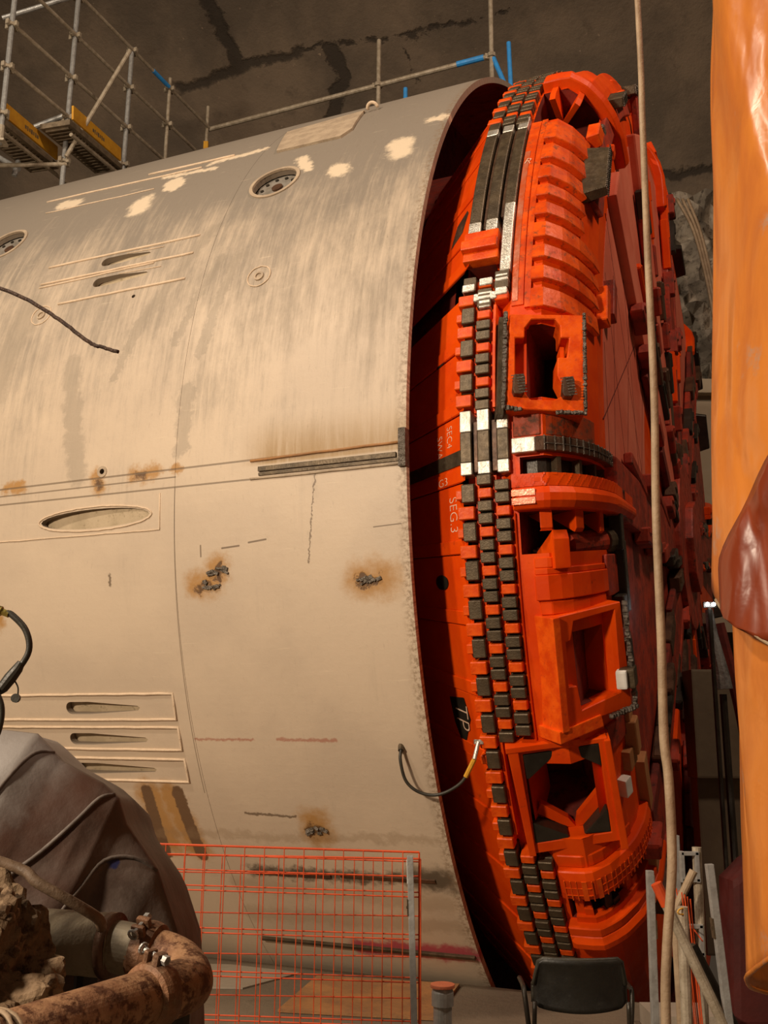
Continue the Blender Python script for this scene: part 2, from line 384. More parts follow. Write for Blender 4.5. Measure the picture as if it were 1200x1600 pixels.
# ------------------------------------------------------------------ shield paint
AR = radians(1) * RS   # metres of arc per degree
def U_(s, ph): return (s, ph * AR)
def shield_mat():
    n = NT('shield_paint'); uv = n.coord('UV')
    sep = n.N.new('ShaderNodeSeparateXYZ'); n.L.new(uv, sep.inputs[0]); u, v = sep.outputs[0], sep.outputs[1]
    base = n.mix(n.ramp(n.noise(uv, .9, 5, .6), .35, .65), (.645, .515, .375), (.57, .455, .335))
    base = n.mix(n.ramp(n.noise(uv, 3.5, 8, .7), .55, .85, 0, .30), base, (.43, .35, .25))
    # dust and grey grime on the upper part, in streaks running down the round
    st = n.noise(n.scale(uv, (13.0, .8, 1)), 1.6, 10, .74, .2)
    st2 = n.noise(n.scale(uv, (1.6, .8, 1)), 1.2, 9, .72)
    hi = n.ramp(v, 98 * AR, 50 * AR, 0.0, 1.0, False)
    g = n.m('ADD', n.m('MULTIPLY', hi, .80), n.m('ADD', n.m('MULTIPLY', n.ramp(st, .3, .7), .24), n.m('MULTIPLY', n.ramp(st2, .3, .7), .30)))
    top = n.ramp(v, 72 * AR, 50 * AR)
    grime = n.ramp(n.m('ADD', g, n.m('MULTIPLY', top, .20)), .36, 1.05, 0, .95)
    c = n.mix(grime, base, (.225, .19, .150))
    fine = n.noise(n.scale(uv, (30, 7.0, 1)), 1.5, 9, .75)
    c = n.mix(n.m('MULTIPLY', n.ramp(fine, .56, .74), n.ramp(v, 100 * AR, 62 * AR, .22, .85, False)), c, (.17, .13, .09))
    # fine speckle and mottling low down
    c = n.mix(n.ramp(n.noise(uv, 22, 6, .7), .66, .78, 0, .5), c, (.30, .21, .12))
    scr = n.noise(n.scale(uv, (1.2, 14, 1)), 2.2, 6, .6)
    c = n.mix(n.ramp(scr, .64, .72, 0, .30), c, (.80, .66, .48))
    # wandering edge for stains
    nz = n.v('SUBTRACT', n.noise(uv, 9, 6, .7, col=True), (.5, .5, .5)); p = n.v('ADD', uv, n.v('SCALE', nz, None, .22))
    nz2 = n.v('SUBTRACT', n.noise(uv, 22, 4, .7, col=True), (.5, .5, .5)); p2 = n.v('ADD', uv, n.v('SCALE', nz2, None, .05))
    S_ = lambda a, b, w0, w1, q=p: n.seg(q, U_(*a), U_(*b), w0, w1)
    wet = n.uni([S_((-2.32, 75.5), (-2.50, 82.2), .035, .06), S_((-1.72, 70.5), (-1.98, 79.6), .03, .055), S_((-1.55, 70.5), (-1.72, 81.0), .035, .06),
                 S_((-2.95, 80.0), (-2.75, 91), .06, .12), S_((-1.78, 84.5), (-1.80, 89.6), .05, .09), S_((-1.9, 66), (-2.3, 76), .03, .09), S_((-3.6, 72), (-3.75, 82), .08, .2)])
    c = n.mix(n.m('MULTIPLY', wet, .50), c, (.30, .245, .18))
    pale = n.uni([S_((-4.06, 52.9), (-3.9, 53.4), .06, .13), S_((-2.93, 57.6), (-2.9, 59.2), .07, .15), S_((-2.7, 54.4), (-2.66, 55.4), .08, .13), S_((-.36, 58.2), (-.33, 59.8), .07, .15),
                  S_((-.88, 60.3), (-.84, 60.9), .06, .12), S_((-.16, 54), (-.05, 54.4), .03, .09), S_((-1.32, 56.3), (-1.2, 58.8), .03, .08), S_((-2.4, 51), (-1.9, 50.5), .03, .08), S_((-2.9, 52), (-2.3, 53), .02, .06)])
    c = n.mix(n.m('MULTIPLY', pale, .85), c, (.80, .65, .46))
    # burnt / smoked paint above the rail
    burn = n.m('MULTIPLY', n.ramp(v, 87.3 * AR, 91.6 * AR), n.m('MULTIPLY', n.ramp(u, -1.35, -1.0), n.ramp(v, 92.0 * AR, 91.7 * AR)))
    c = n.mix(n.m('MULTIPLY', burn, n.ramp(st, .2, .6, .35, .85)), c, (.33, .19, .05))
    rust_h = n.uni([S_((-1.66, 101.2), (-1.54, 101.0), .03, .16), S_((-1.50, 100.3), (-1.49, 99.8), .03, .15), S_((-.36, 101.6), (-.2, 101.5), .03, .20), S_((-.99, 121.6), (-.99, 122.2), .05, .20),
                    S_((-2.22, 91.5), (-2.02, 91.4), .02, .10), S_((-2.56, 91.4), (-2.52, 92.2), .02, .10), S_((-3.45, 91.5), (-3.3, 91.4), .02, .08), S_((-1.84, 91.1), (-1.82, 91.5), .02, .06),
                    S_((-2.36, 119.4), (-2.30, 124), .05, .19), S_((-2.18, 119.4), (-2.08, 124.5), .05, .17), S_((-3.62, 103.8), (-3.55, 103.4), .03, .12)])
    c = n.mix(n.m('MULTIPLY', rust_h, .85), c, (.42, .20, .035))
    rust_c = n.uni([S_((-1.64, 101.5), (-1.58, 101.3), .015, .05), S_((-1.50, 100.8), (-1.47, 99.8), .02, .045), S_((-.38, 101.7), (-.24, 101.5), .02, .045), S_((-1.04, 122.1), (-.95, 122.2), .03, .07),
                    S_((-2.54, 91.6), (-2.52, 92.0), .01, .05), S_((-2.2, 91.6), (-2.1, 91.5), .01, .05)])
    c = n.mix(rust_c, c, (.13, .065, .025))
    lad = n.uni([S_((-2.38, 119.0), (-2.38, 125.4), .045, .06, p2), S_((-2.10, 119.0), (-2.05, 125.4), .045, .06, p2)])
    c = n.mix(lad, c, (.16, .09, .045))
    redl = n.uni([S_((-1.84, 114.1), (-1.35, 114.1), .004, .016, p2), S_((-1.15, 114.05), (-.69, 114.1), .004, .018, p2)])
    c = n.mix(n.m('MULTIPLY', redl, .6), c, (.36, .08, .04))
    tick = n.uni([S_((-1.44, 98.35), (-1.30, 98.25), .004, .009, uv), S_((-1.22, 98.05), (-1.08, 97.9), .004, .009, uv), S_((-.25, 97.6), (-.05, 97.5), .002, .006, uv), S_((-1.55, 120.8), (-1.14, 120.95), .006, .014, p2),
                  S_((-1.62, 98), (-1.62, 98.9), .003, .008, uv), S_((-.68, 92.9), (-.75, 100), .003, .008, p2), S_((-2.43, 99.9), (-2.43, 100.7), .006, .016, p2)])
    c = n.mix(n.m('MULTIPLY', tick, .8), c, (.12, .075, .04))
    smok = n.uni([S_((-.28, 126.4), (-.10, 126.6), .04, .17), S_((-1.64, 126.8), (-.2, 126.6), .02, .085)])
    c = n.mix(n.m('MULTIPLY', smok, .9), c, (.07, .05, .03))
    band = n.uni([S_((-1.8, 128.3), (-.1, 129.2), .02, .12), S_((-1.8, 132), (-.1, 131.6), .03, .12), S_((-2.4, 123.2), (-.1, 122.6), .01, .06)])
    c = n.mix(n.m('MULTIPLY', band, .35), c, (.30, .20, .11))
    mag = n.uni([S_((-.95, 135.2), (-.05, 134.9), .04, .13)])
    c = n.mix(n.m('MULTIPLY', mag, .85), c, (.42, .010, .060))
    low = n.ramp(v, 137 * AR, 142 * AR)
    c = n.mix(n.m('MULTIPLY', low, .6), c, (.25, .15, .07))
    # scraped rim edge
    edge = n.m('MULTIPLY', n.ramp(u, -.10, -.01), n.ramp(n.noise(uv, 30, 5, .7), .42, .62))
    c = n.mix(n.m('MULTIPLY', edge, .7), c, (.20, .12, .06))
    # painted seams between plates (thin dark joint lines)
    seam = n.uni([S_((-3.9, 91.55), (-.03, 91.3), .004, .010, uv), S_((-3.9, 92.95), (-.02, 92.98), .004, .009, uv), S_((-3.9, 92.2), (-1.84, 92.1), .003, .008, uv), S_((-1.84, 93), (-1.86, 119), .001, .005, uv)])
    c = n.mix(n.m('MULTIPLY', seam, .75), c, (.16, .11, .065))
    n.col(c)
    n.rgh(n.ramp(g, .4, 1.0, .50, .72))
    h = n.m('ADD', n.m('MULTIPLY', n.noise(uv, 14, 7, .7), .5), n.m('MULTIPLY', n.noise(n.scale(uv, (30, 5, 1)), 1.5, 5, .7), n.ramp(v, 90 * AR, 62 * AR, .1, .8, False)))
    h = n.m('SUBTRACT', h, n.m('MULTIPLY', n.uni([seam, rust_c, lad]), .6))
    n.bump(h, .35, .012)
    return n.mat
M['shield'] = shield_mat()
M['shield_in'] = paint('shield_inside_paint', (.42, .075, .02), (.30, .05, .015), .6, 0, 2.5, (.10, .03, .01), .5, .7, .2, 20)
M['recess'] = paint('recess_paint', (.52, .41, .27), (.42, .33, .21), .7, 0, 5, (.14, .1, .05), .55, .75, .3, 30)
M['pale_weld'] = paint('pale_painted_weld', (.78, .60, .42), (.68, .52, .36), .55, 0, 12, (.4, .3, .2), .6, .8, .5, 80)

# ------------------------------------------------------------------ setting
def vault():
    P = [(20, -.5), (20, 11), (18.5, 15), (15, 17.5), (8, 19), (-8, 19)]
    acc = 0; dense = []
    SP = smooth_path([(0, y, z) for y, z in P], 10)
    for k, q in enumerate(SP):
        if k: acc += (q - SP[k - 1]).length
        dense.append((q.y, q.z, acc))
    for nm, lo, hi in (('wall_back', 0, 11.6), ('ceiling', 11.5, 99)):
        D_ = [d for d in dense if lo - 1e-6 <= d[2] <= hi]
        if nm == 'ceiling': D_ = [d for d in dense if d[2] >= [x for x in dense if x[2] <= 11.6][-1][2] - 1e-6]
        xs = [-22 + 2 * i for i in range(22)]
        mb = MB(); uvs = []
        mb.grid(lambda i, j: (xs[i], D_[j][0], D_[j][1]), len(xs) - 1, len(D_) - 1)
        o = mb.build(nm, M['wall'], recalc=False, smooth=True); o['kind'] = 'structure'
        me = o.data; ul = me.uv_layers.new(name='mc')
        n2 = len(D_)
        for li, l in enumerate(me.loops):
            vi = l.vertex_index; ul.data[li].uv = (xs[vi // n2], D_[vi % n2][2])
        sol = o.modifiers.new('thickness', 'SOLIDIFY'); sol.thickness = .4; sol.offset = 0 
vault()

# floor slabs around the cradle pit
def slab(s0, s1, w0, w1, mb, z0=-.35, z1=0.0):
    # machine axes, w = distance from the axis toward the camera side
    P = []
    for z in (z0, z1):
        for s, ww in ((s0, w0), (s1, w0), (s1, w1), (s0, w1)):
            q = MACH @ Vector((s, -ww, 0)); P.append((q.x, q.y, z))
    mb.add(P, [(3, 2, 1, 0), (4, 5, 6, 7), (0, 1, 5, 4), (1, 2, 6, 5), (2, 3, 7, 6), (3, 0, 4, 7)])
mb = MB(); slab(-22, 14, 3.40, 22, mb); slab(-22, 14, -14, -3.40, mb); slab(1.75, 14, -3.40, 3.40, mb); slab(-22, -14, -3.4, 3.4, mb)
slab(-14, 1.75, -3.4, 3.4, mb, -2.0, -1.7)
fl = mb.build('floor', M['floor']); fl['kind'] = 'structure'
mb = MB(); mb.add([(-6, 8.95, .002), (-1.2, 8.62, .002), (-.62, 8.36, .002), (-1.0, 7.85, .002), (-6, 8.0, .002), (-6, 8.95, .012), (-1.2, 8.62, .012), (-.62, 8.36, .012), (-1.0, 7.85, .012), (-6, 8.0, .012)],
                  [(5, 6, 7, 8, 9), (4, 3, 2, 1, 0), (0, 1, 6, 5), (1, 2, 7, 6), (2, 3, 8, 7), (3, 4, 9, 8), (4, 0, 5, 9)])
o = mb.build('trim_1', M['floor2']); o['kind'] = 'structure'
# distant cladding behind the cutter face
mb = MB(); mb.box((7.2, 16.5, 5.6), (4.0, .3, 4.1)); mb.box((7.2, 16.45, 7.75), (4.2, .6, .25))
o = mb.build('cladding_panel', M['white_wall']); tag(o, 'pale wall panel with a ledge beyond the cutterhead, left of the orange duct', 'wall panel')
mb = MB(); mb.box((7.6, 15, 1.6), (4.5, .4, 3.8)); o = mb.build('site_hoarding', M['dark']); tag(o, 'dark hoarding low behind the cutterhead, left of the orange duct', 'hoarding')
# rough rock mass
mb = MB()
def rock(i, j):
    x = 5.2 + i * .16; z = 7.9 + j * .18
    rr = random.uniform(-.28, .28)
    return (x, 17.6 + rr + (.9 if i in (0, 12) or j in (0, 25) else 0), z)
mb.grid(rock, 12, 25); o = mb.build('rock_outcrop', M['stone'], recalc=False); tag(o, 'rough grey rock exposed in the wall right of the cutterhead', 'rock')
sol = o.modifiers.new('t', 'SOLIDIFY'); sol.thickness = .5; sol.offset = -1

# ------------------------------------------------------------------ SHIELD
shield = empty('tunnel_shield', mat=MACH)
tag(shield, 'huge cream steel cylinder with grime streaks and rust marks, left of the orange cutterhead', 'machine shield')
def shell(name, s0, s1, r, th, ns, bool_objs=()):
    mb = MB(); nphi = 480
    ss = arcs(s0, s1, ns)
    for ri, rr in ((0, r), (1, r - th)):
        for s in ss:
            for k in range(nphi): mb.v.append(mp(s, 360 * k / nphi, rr))
    W = nphi; B = (ns + 1) * W
    for i in range(ns):
        for k in range(nphi):
            k2 = (k + 1) % nphi
            mb.quad(i * W + k, (i + 1) * W + k, (i + 1) * W + k2, i * W + k2)
            mb.quad(B + i * W + k2, B + (i + 1) * W + k2, B + (i + 1) * W + k, B + i * W + k, m=1)
    for k in range(nphi):
        k2 = (k + 1) % nphi
        mb.quad(k2, B + k2, B + k, k); mb.quad(ns * W + k, B + ns * W + k, B + ns * W + k2, ns * W + k2)
    o = mb.build(name, [M['shield'], M['shield_in']], shield, recalc=True)
    me = o.data; ul = me.uv_layers.new(name='mc')
    for poly in me.polygons:
        for li in poly.loop_indices:
            co = me.vertices[me.loops[li].vertex_index].co
            ph = degrees(math.atan2(-co.y, co.z))
            if ph < -90: ph += 360
            ul.data[li].uv = (co.x, ph * AR)
    return o
front = shell('front_shell', -1.84, 0.0, RS, .055, 8)
rear = shell('rear_shell', -14.0, -1.842, RS + .001, .055, 20)
cut_col = []
def cutter(poly, d0=-.30, d1=.2):
    """boolean cutter prism from (s,phi) outline"""
    mb = MB(); mb.prism(poly, lambda u, v, h: mp(u, v, RS + h), d0, d1)
    o = mb.build('cutter', M['recess']); o.matrix_world = MACH; cut_col.append(o); return o
def slot_poly(s0, s1, pa, pb, n=10):
    """bullet slot: round blunt end at s0, tapering to s1"""
    r = (pb - pa) / 2; rm = r * AR; out = []
    for i in range(n + 1):
        a = pi / 2 + pi * i / n; out.append((s0 + rm + rm * cos(a), (pa + pb) / 2 - r * sin(a)))
    out += [(s0 + rm * 4.5, pb), (s1, pb - r * .55), (s1 + .02, (pa + pb) / 2), (s1, pa + r * .7), (s0 + rm * 4.5, pa)]
    return out
def ell_poly(s, p, a, b, n=24, rot=0):
    return [(s + a * cos(2 * pi * i / n) * cos(rot) - b * sin(2 * pi * i / n) * sin(rot), p + (a * cos(2 * pi * i / n) * sin(rot) + b * sin(2 * pi * i / n) * cos(rot)) / AR) for i in range(n)]
low_slots = [slot_poly(-2.97, -2.30, 110.75, 111.85), slot_poly(-2.99, -2.28, 113.6, 114.65), slot_poly(-2.98, -2.26, 116.4, 117.4)]
up_slots = [slot_poly(-2.99, -2.50, 67.1, 68.25), slot_poly(-2.99, -2.45, 69.9, 71.05)]
lens = [(s, p) for s, p in ell_poly(-2.57, 94.98, .51, .075)]
cuts = low_slots + up_slots + [lens, ell_poly(-1.475, 60.1, .21, .21), ell_poly(-4.40, 60.2, .21, .21), ell_poly(-2.51, 90.9, .022, .022, 12), ell_poly(-2.5, 73.26, .018, .018, 12)]
def apply_bool(target, polys):
    cs = [cutter(p) for p in polys]
    dg = bpy.context.evaluated_depsgraph_get()
    for c in cs:
        md = target.modifiers.new('b', 'BOOLEAN'); md.operation = 'DIFFERENCE'; md.object = c; md.solver = 'EXACT'
    bpy.context.view_layer.update(); dg = bpy.context.evaluated_depsgraph_get()
    me = bpy.data.meshes.new_from_object(target.evaluated_get(dg), preserve_all_data_layers=True, depsgraph=dg)
    target.modifiers.clear(); target.data = me
    for c in cs: bpy.data.objects.remove(c)
apply_bool(rear, low_slots + up_slots + [lens, cuts[7], cuts[8], cuts[9]])
apply_bool(front, [cuts[6]])
# recess pockets: sloping floors behind each slot
def pocket(poly, depth, slope=True):
    mb = MB(); s0 = min(p[0] for p in poly); s1 = max(p[0] for p in poly)
    pa = min(p[1] for p in poly); pb = max(p[1] for p in poly)
    n = 10
    def f(i, j):
        s = s0 - .02 + (s1 - s0 + .04) * i / n; p = pa - .15 + (pb - pa + .3) * j / 4
        d = depth * (1 - i / n) if slope else depth
        return mp(s, p, RS - .006 - d)
    mb.grid(f, n, 4)
    return mb.build('slot_recess', M['recess'], shield, recalc=False)
for p in low_slots + up_slots: pocket(p, .062)
pocket(lens, .065, True)
# thin inner liner closes pin holes
mb = MB(); mb.grid(lambda i, j: mp(-14 + 13.4 * i / 4, 40 + 100 * j / 60, RS - .20), 4, 60); mb.build('inner_liner', M['dark'], shield, recalc=False)
# painted weld beads around the slot plates
def bead(pts, r=.010, mat='pale_weld', name='weld_bead', rr=RS + .004, par=shield):
    mb = MB(); P = []
    for (s0, p0), (s1, p1) in zip(pts, pts[1:]):
        k = max(2, int(math.hypot(s1 - s0, (p1 - p0) * AR) / .12))
        for q in range(k): P.append(mp(s0 + (s1 - s0) * q / k, p0 + (p1 - p0) * q / k, rr))
    P.append(mp(*pts[-1], rr)); P = [q + Vector((0, 0, random.uniform(-.002, .002))) for q in P]
    mb.tube(P, r, 6); return mb.build(name, M[mat], par, smooth=True)
for a_, b_ in ((110.1, 112.35), (113.05, 115.05), (115.9, 118.0)):
    bead([(-4.2, a_), (-1.97, a_), (-1.97, b_), (-4.2, b_)], .011)
for a_ in ((-3.6, 66.7), (-3.6, 69.15), (-3.3, 72.4)):
    bead([a_, (-2.02, a_[1] - .1)], .011)
bead([(-3.6, 69.6), (-2.4, 69.3)], .008)
for a_ in up_slots:
    s0, s1 = min(q[0] for q in a_), max(q[0] for q in a_); pm = (min(q[1] for q in a_) + max(q[1] for q in a_)) / 2
    bead([(s0 + .25, pm - .6), (s1 + .12, pm - .45)], .004)
bead([(-3.9, 96.3), (-1.97, 96.4), (-1.97, 93.3)], .005)
bead([q for q in ell_poly(-2.57, 94.98, .53, .092, 40)] + [ell_poly(-2.57, 94.98, .53, .092, 40)[0]], .006)
bead([(-4.4, 50.5), (-2.5, 51.8)], .010); bead([(-3.2, 49.5), (-2.2, 50.3)], .012); bead([(-4.2, 54.5), (-2.9, 55)], .006)
# round ports with bolted covers
def port(s, ph, front_=False):
    rm = M['recess']
    mb = MB(); fn = lambda u, v, h: mp(u, v, RS + h)
    mb.prism(ell_poly(s, ph, .205, .205, 32), fn, -.09, -.062)
    c = mb.build('port_cover', M['galv'] if False else M['cover'], shield)
    k = MB(); k.prism(ell_poly(s, ph, .05, .05, 18), fn, -.062, -.045); k.build('hub_plug', M['steel_brown'], c)
    for i in range(10):
        a = 2 * pi * i / 10; kb = MB(); kb.prism(ell_poly(s + .15 * cos(a), ph + .15 * sin(a) / AR, .017, .017, 8), fn, -.062, -.052); kb.build('bolt', M['steel_black'], c)
    ring = MB(); ring.prism(ell_poly(s, ph, .235, .235, 40), fn, -.01, .010, [ell_poly(s, ph, .205, .205, 32)]); ring.build('port_ring', M['shield'] if False else M['pale_weld2'], shield)
M['cover'] = paint('port_cover_grey', (.30, .27, .23), (.19, .165, .13), .5, .2, 8, (.12, .09, .06), .6, .8, .2)
M['pale_weld2'] = paint('pale_ring_paint', (.50, .39, .27), (.38, .29, .20), .6, 0, 9, (.25, .18, .11), .55, .75, .5, 60)
port(-1.475, 60.1); port(-4.40, 60.2)
# small capped bosses
for s, p in ((-1.31, 73.79), (-3.45, 73.45)):
    fn = lambda u, v, h: mp(u, v, RS + h)
    bead(ell_poly(s, p, .10, .10, 26) + [ell_poly(s, p, .10, .10, 26)[0]], .005)
    mb = MB(); mb.prism(ell_poly(s, p, .042, .042, 18), fn, -.01, .012, [ell_poly(s, p, .026, .026, 14)]); mb.prism(ell_poly(s, p, .026, .026, 14), fn, -.01, .002)
    mb.build('capped_boss', M['pale_weld2'], shield)
mb = MB(); fn = lambda u, v, h: mp(u, v, RS + h)
mb.prism(ell_poly(-2.51, 90.9, .045, .045, 18), fn, -.01, .006, [ell_poly(-2.51, 90.9, .022, .022, 12)]); mb.build('hole_ring', M['pale_weld2'], shield)
# steel rail set in the seam
mb = MB(); cbx = lambda t, p, h: mp(t, p, RS + h)
cbox(mb, -1.13, -.07, 92.02, 92.42, -.02, .020, 8, 1, fn=cbx); cbox(mb, -1.13, -.05, 92.5, 92.75, -.02, .012, 8, 1, fn=cbx)
r_ = mb.build('steel_rail', M['steel_dark'], shield, bevel=.004)
mb = MB(); cbox(mb, -.05, .004, 90.2, 93.2, -.05, .028, 1, 4, fn=cbx); mb.build('rim_lug', M['weld'], shield, bevel=.006)
bead([(-1.2, 91.45), (-.03, 91.25)], .010, 'ply'); bead([(-1.2, 92.95), (-.03, 92.95)], .009, 'pale_weld2')
for s, p in ((-1.56, 101.2), (-1.49, 100.2), (-.30, 101.6), (-.99, 122.15)):      # torn weld stubs
    mb = MB()
    for i in range(9):
        q = mp(s + random.uniform(-.07, .07), p + random.uniform(-.3, .3), RS + .006)
        mb.box(q, (random.uniform(.03, .07), .012, random.uniform(.012, .03)), Matrix.Rotation(random.uniform(-.6, .6), 3, 'Y'))
    mb.build('weld_scar', M['weld'], shield, bevel=.004)
mb = MB(); cbox(mb, -1.81, -.03, 135.0, 135.35, -.02, .022, 12, 1, fn=cbx); mb.build('skid_rail', M['steel_dark'], shield, bevel=.004)
mb = MB(); cbox(mb, -1.63, -.98, 126.6, 126.95, -.02, .014, 12, 1, fn=cbx); cbox(mb, -.9, -.16, 126.45, 126.75, -.02, .012, 12, 1, fn=cbx); mb.build('wear_strip', M['steel_brown'], shield)
# raised cover plate near the crown and lifting eye
mb = MB(); mb.prism([(-1.78, 46), (-1.02, 44.5), (-.95, 51.6), (-1.02, 53.2), (-1.66, 53.0)], lambda u, v, h: mp(u, v, RS + h), -.02, .022, maxlen=.6); mb.build('crown_plate', M['pale_weld2'], shield)
mb = MB(); mb.tube([mp(-.93 + .05 * cos(a), 44.8, RS + .02 + .055 * sin(a)) for a in arcs(0, pi, 10)], .016, 8); mb.build('lifting_eye', M['pale_weld'], shield, smooth=True)
# rear structure so the rim reads as a deep ring from the side
mb = MB(); mb.grid(lambda i, j: mp(-.9, 360 * j / 72, 5.04 - i * 1.2), 4, 72); mb.build('inner_bulkhead', M['orange_dark'], shield, recalc=False)

# ------------------------------------------------------------------ CUTTERHEAD
head = empty('cutterhead', mat=MACH)
tag(head, 'round orange tunnel cutterhead with rows of steel wear blocks, openings and tool housings', 'cutterhead')
HOLES = [(.70, 1.28, 48.4, 56.6), (.80, 1.14, 82.2, 88.4), (.74, 2.0, 93.0, 94.5), (.72, 2.0, 97.2, 100.4), (1.02, 1.32, 106.5, 112.3), (.60, 1.06, 116.6, 123.2), (.72, 1.7, 129.2, 131.4),
         (.36, .56, 75.7, 77.7), (.70, 1.28, 3, 13), (.70, 1.28, -36, -27), (.70, 1.6, -80, -70), (.70, 1.6, -118, -110), (.70, 1.6, 150, 158)]
tg = sorted(set([.36, .56, .60, .68, .70, .72, .74, .80, .90, .95, 1.0, 1.02, 1.06, 1.10, 1.14, 1.2, 1.28, 1.32, 1.36, 1.45, 1.55, 1.6, 1.7, 1.85, 2.0, 2.3, 2.8, 3.4, 4.2, 5.2, TL[-1] - .2] + TL[1:-1]))
pg = set(float(x) for x in range(-180, 40, 3)) | set(x * .5 for x in range(80, 290)) | set([145.0 + x * 3 for x in range(12)])
for h_ in HOLES: pg |= {float(h_[2]), float(h_[3])}
pg = sorted(pg); pg.append(180.0); pg = sorted(set(pg))
mb = MB()
def inhole(i, j):
    t = (tg[i] + tg[i + 1]) / 2; p = (pg[j] + pg[j + 1]) / 2
    return any(a < t < b and c < p < d for a, b, c, d in HOLES)
def fnd(i, j):
    t = tg[i]; h = -.085 if t < .675 else 0.0
    return S(t, pg[j], h) if t < .95 else S(t, pg[j])
mb.grid(fnd, len(tg) - 1, len(pg) - 1, skip=inhole)
mb.build('drum_skin', M['orange'], head, recalc=True)
# back of the rim ring
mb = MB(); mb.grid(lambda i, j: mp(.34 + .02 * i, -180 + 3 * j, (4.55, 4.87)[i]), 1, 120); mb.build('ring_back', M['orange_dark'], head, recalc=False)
# inner drum seen through the openings, coloured dark so they look deep
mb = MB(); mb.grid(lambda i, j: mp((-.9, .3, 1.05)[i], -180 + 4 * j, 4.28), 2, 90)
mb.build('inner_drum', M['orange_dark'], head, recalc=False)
for t0, t1, p0, p1 in HOLES:
    mb = MB(); n = 8
    dep_ = .08 if (p0, p1) in ((93.0, 94.5),) else .5
    for ed in (0, 1):
        t = (t0, t1)[ed]; b = len(mb.v)
        for j in range(n + 1):
            p = p0 + (p1 - p0) * j / n; q = S(t, p); mb.v += [q, q - Sn(min(t, .9), p) * dep_]
        for j in range(n): mb.quad(b + 2 * j, b + 2 * j + 2, b + 2 * j + 3, b + 2 * j + 1)
        p = (p0, p1)[ed]; b = len(mb.v)
        for j in range(n + 1):
            t = t0 + (t1 - t0) * j / n; q = S(t, p); mb.v += [q, q - Sn(min(t, .9) if dep_ > .2 else t, p) * dep_]
        for j in range(n): mb.quad(b + 2 * j, b + 2 * j + 2, b + 2 * j + 3, b + 2 * j + 1)
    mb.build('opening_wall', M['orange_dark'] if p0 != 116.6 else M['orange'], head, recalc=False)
mb = MB(); mb.grid(lambda i, j: S(.74 + 1.26 * i / 20, 92.9 + 1.7 * j, -.08), 20, 1); mb.build('slot_floor', M['steel_black'], head, recalc=False)

# --- conical back with overlapping plates
def CN(s, p, h): return mp(s + .6 * h, p, 4.945 - .86 * (.345 - s) + .8 * h)
k0 = 61.1 - 5.57 * 5
for k in range(22):
    pa = k0 + 5.57 * k; pb = pa + 5.57
    if abs(pa - 72.24) < .2: pb = 75.7
    if abs(pa - 77.8) < .2: pa = 78.3
    mb = MB(); cbox(mb, -.42, .345, pa + .05, pb - 1.1, -.06, 0, 3, 5, fn=CN)
    cbox(mb, -.42, .345, pb - 1.15, pb - .02, -.06, .050, 3, 2, fn=CN)
    mb.build('cone_plate', M['orange'], head, bevel=.006, seg=1)
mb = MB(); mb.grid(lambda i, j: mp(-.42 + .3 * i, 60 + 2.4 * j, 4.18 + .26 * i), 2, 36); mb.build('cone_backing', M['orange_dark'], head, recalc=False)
# grey strip crossing the cone at the seam
mb = MB(); cbox(mb, -.40, .345, 91.9, 93.1, 0, .040, 2, 1, fn=CN); mb.build('cone_rail', M['steel_dark'], head, bevel=.006)
# round dark hole plates on the cone
for p, s in ((82.9, .10), (102.3, .07)):
    mb = MB(); mb.prism(ell_poly(s, p, .055, .055, 16), CN, 0, .035); mb.build('hole_plug', M['steel_black'], head)
mb = MB(); mb.prism([(.16, 68.3), (.26, 67.6), (.28, 68.2), (.24, 70.2), (.12, 70.8)], CN, .0, .006); mb.build('bare_patch', M['steel_brown'], head)
mb = MB(); mb.prism([(.02, 112.2), (.16, 111.8), (.20, 113.5), (.10, 116.5), (.04, 114.4)], CN, .03, .036); mb.build('bare_patch', M['steel_black'], head)

# --- wear blocks in three columns
def loc_on(s, ph, r): return mp(s, ph, r)
def block_mesh(name, w, l, h, mat, bricks=0, par=head):
    mb = MB()
    mb.box((0, 0, -.025), (w * .86, l * .96, .07))
    if bricks:
        for i in range(bricks):
            ll = l / bricks; hh = h * (1, .86, .95)[i % 3]
            mb.box((0, -l / 2 + ll * (i + .5), hh / 2), (w, ll * .93, hh), taper=.95)
        mb.box((0, 0, h * .25), (w * .92, l * .98, h * .5))
    else: mb.box((0, 0, h / 2), (w, l, h), taper=.94)
    return mb.build(name, mat, par, bevel=.006, seg=1)
PITCH = 2.95; PM = 4.92 * radians(1)
COLS = dict(c1=(.385, .095), c2=(.505, .105), c3=(.625, .10))
proto = dict(d1=block_mesh('wear_block', .095, 1.62 * PM, .080, M['steel_dark'], 1),
             s1=block_mesh('wear_block', .08, 1.2 * PM, .055, M['steel_dark'], 1),
             d2=block_mesh('wear_block', .105, .90 * PM, .085, M['steel_dark'], 1),
             o1=block_mesh('orange_lug', .12, 1.05 * PM, .078, M['orange_lug']),
             o2=block_mesh('orange_lug', .10, .78 * PM, .075, M['orange_lug']),
             l1=block_mesh('side_lug', .05, .8 * PM, .065, M['orange_lug']))
cnt = {'wear_block': 3, 'orange_lug': 2, 'side_lug': 1}
used = {}
def put(key, s, ph):
    base = proto[key]; loc = mp(s, ph, 4.92); rot = (radians(ph), 0, 0)
    if key not in used: used[key] = 1; base.location = loc; base.rotation_euler = rot; return base
    used[key] += 1
    return dup(base, head, loc, rot)
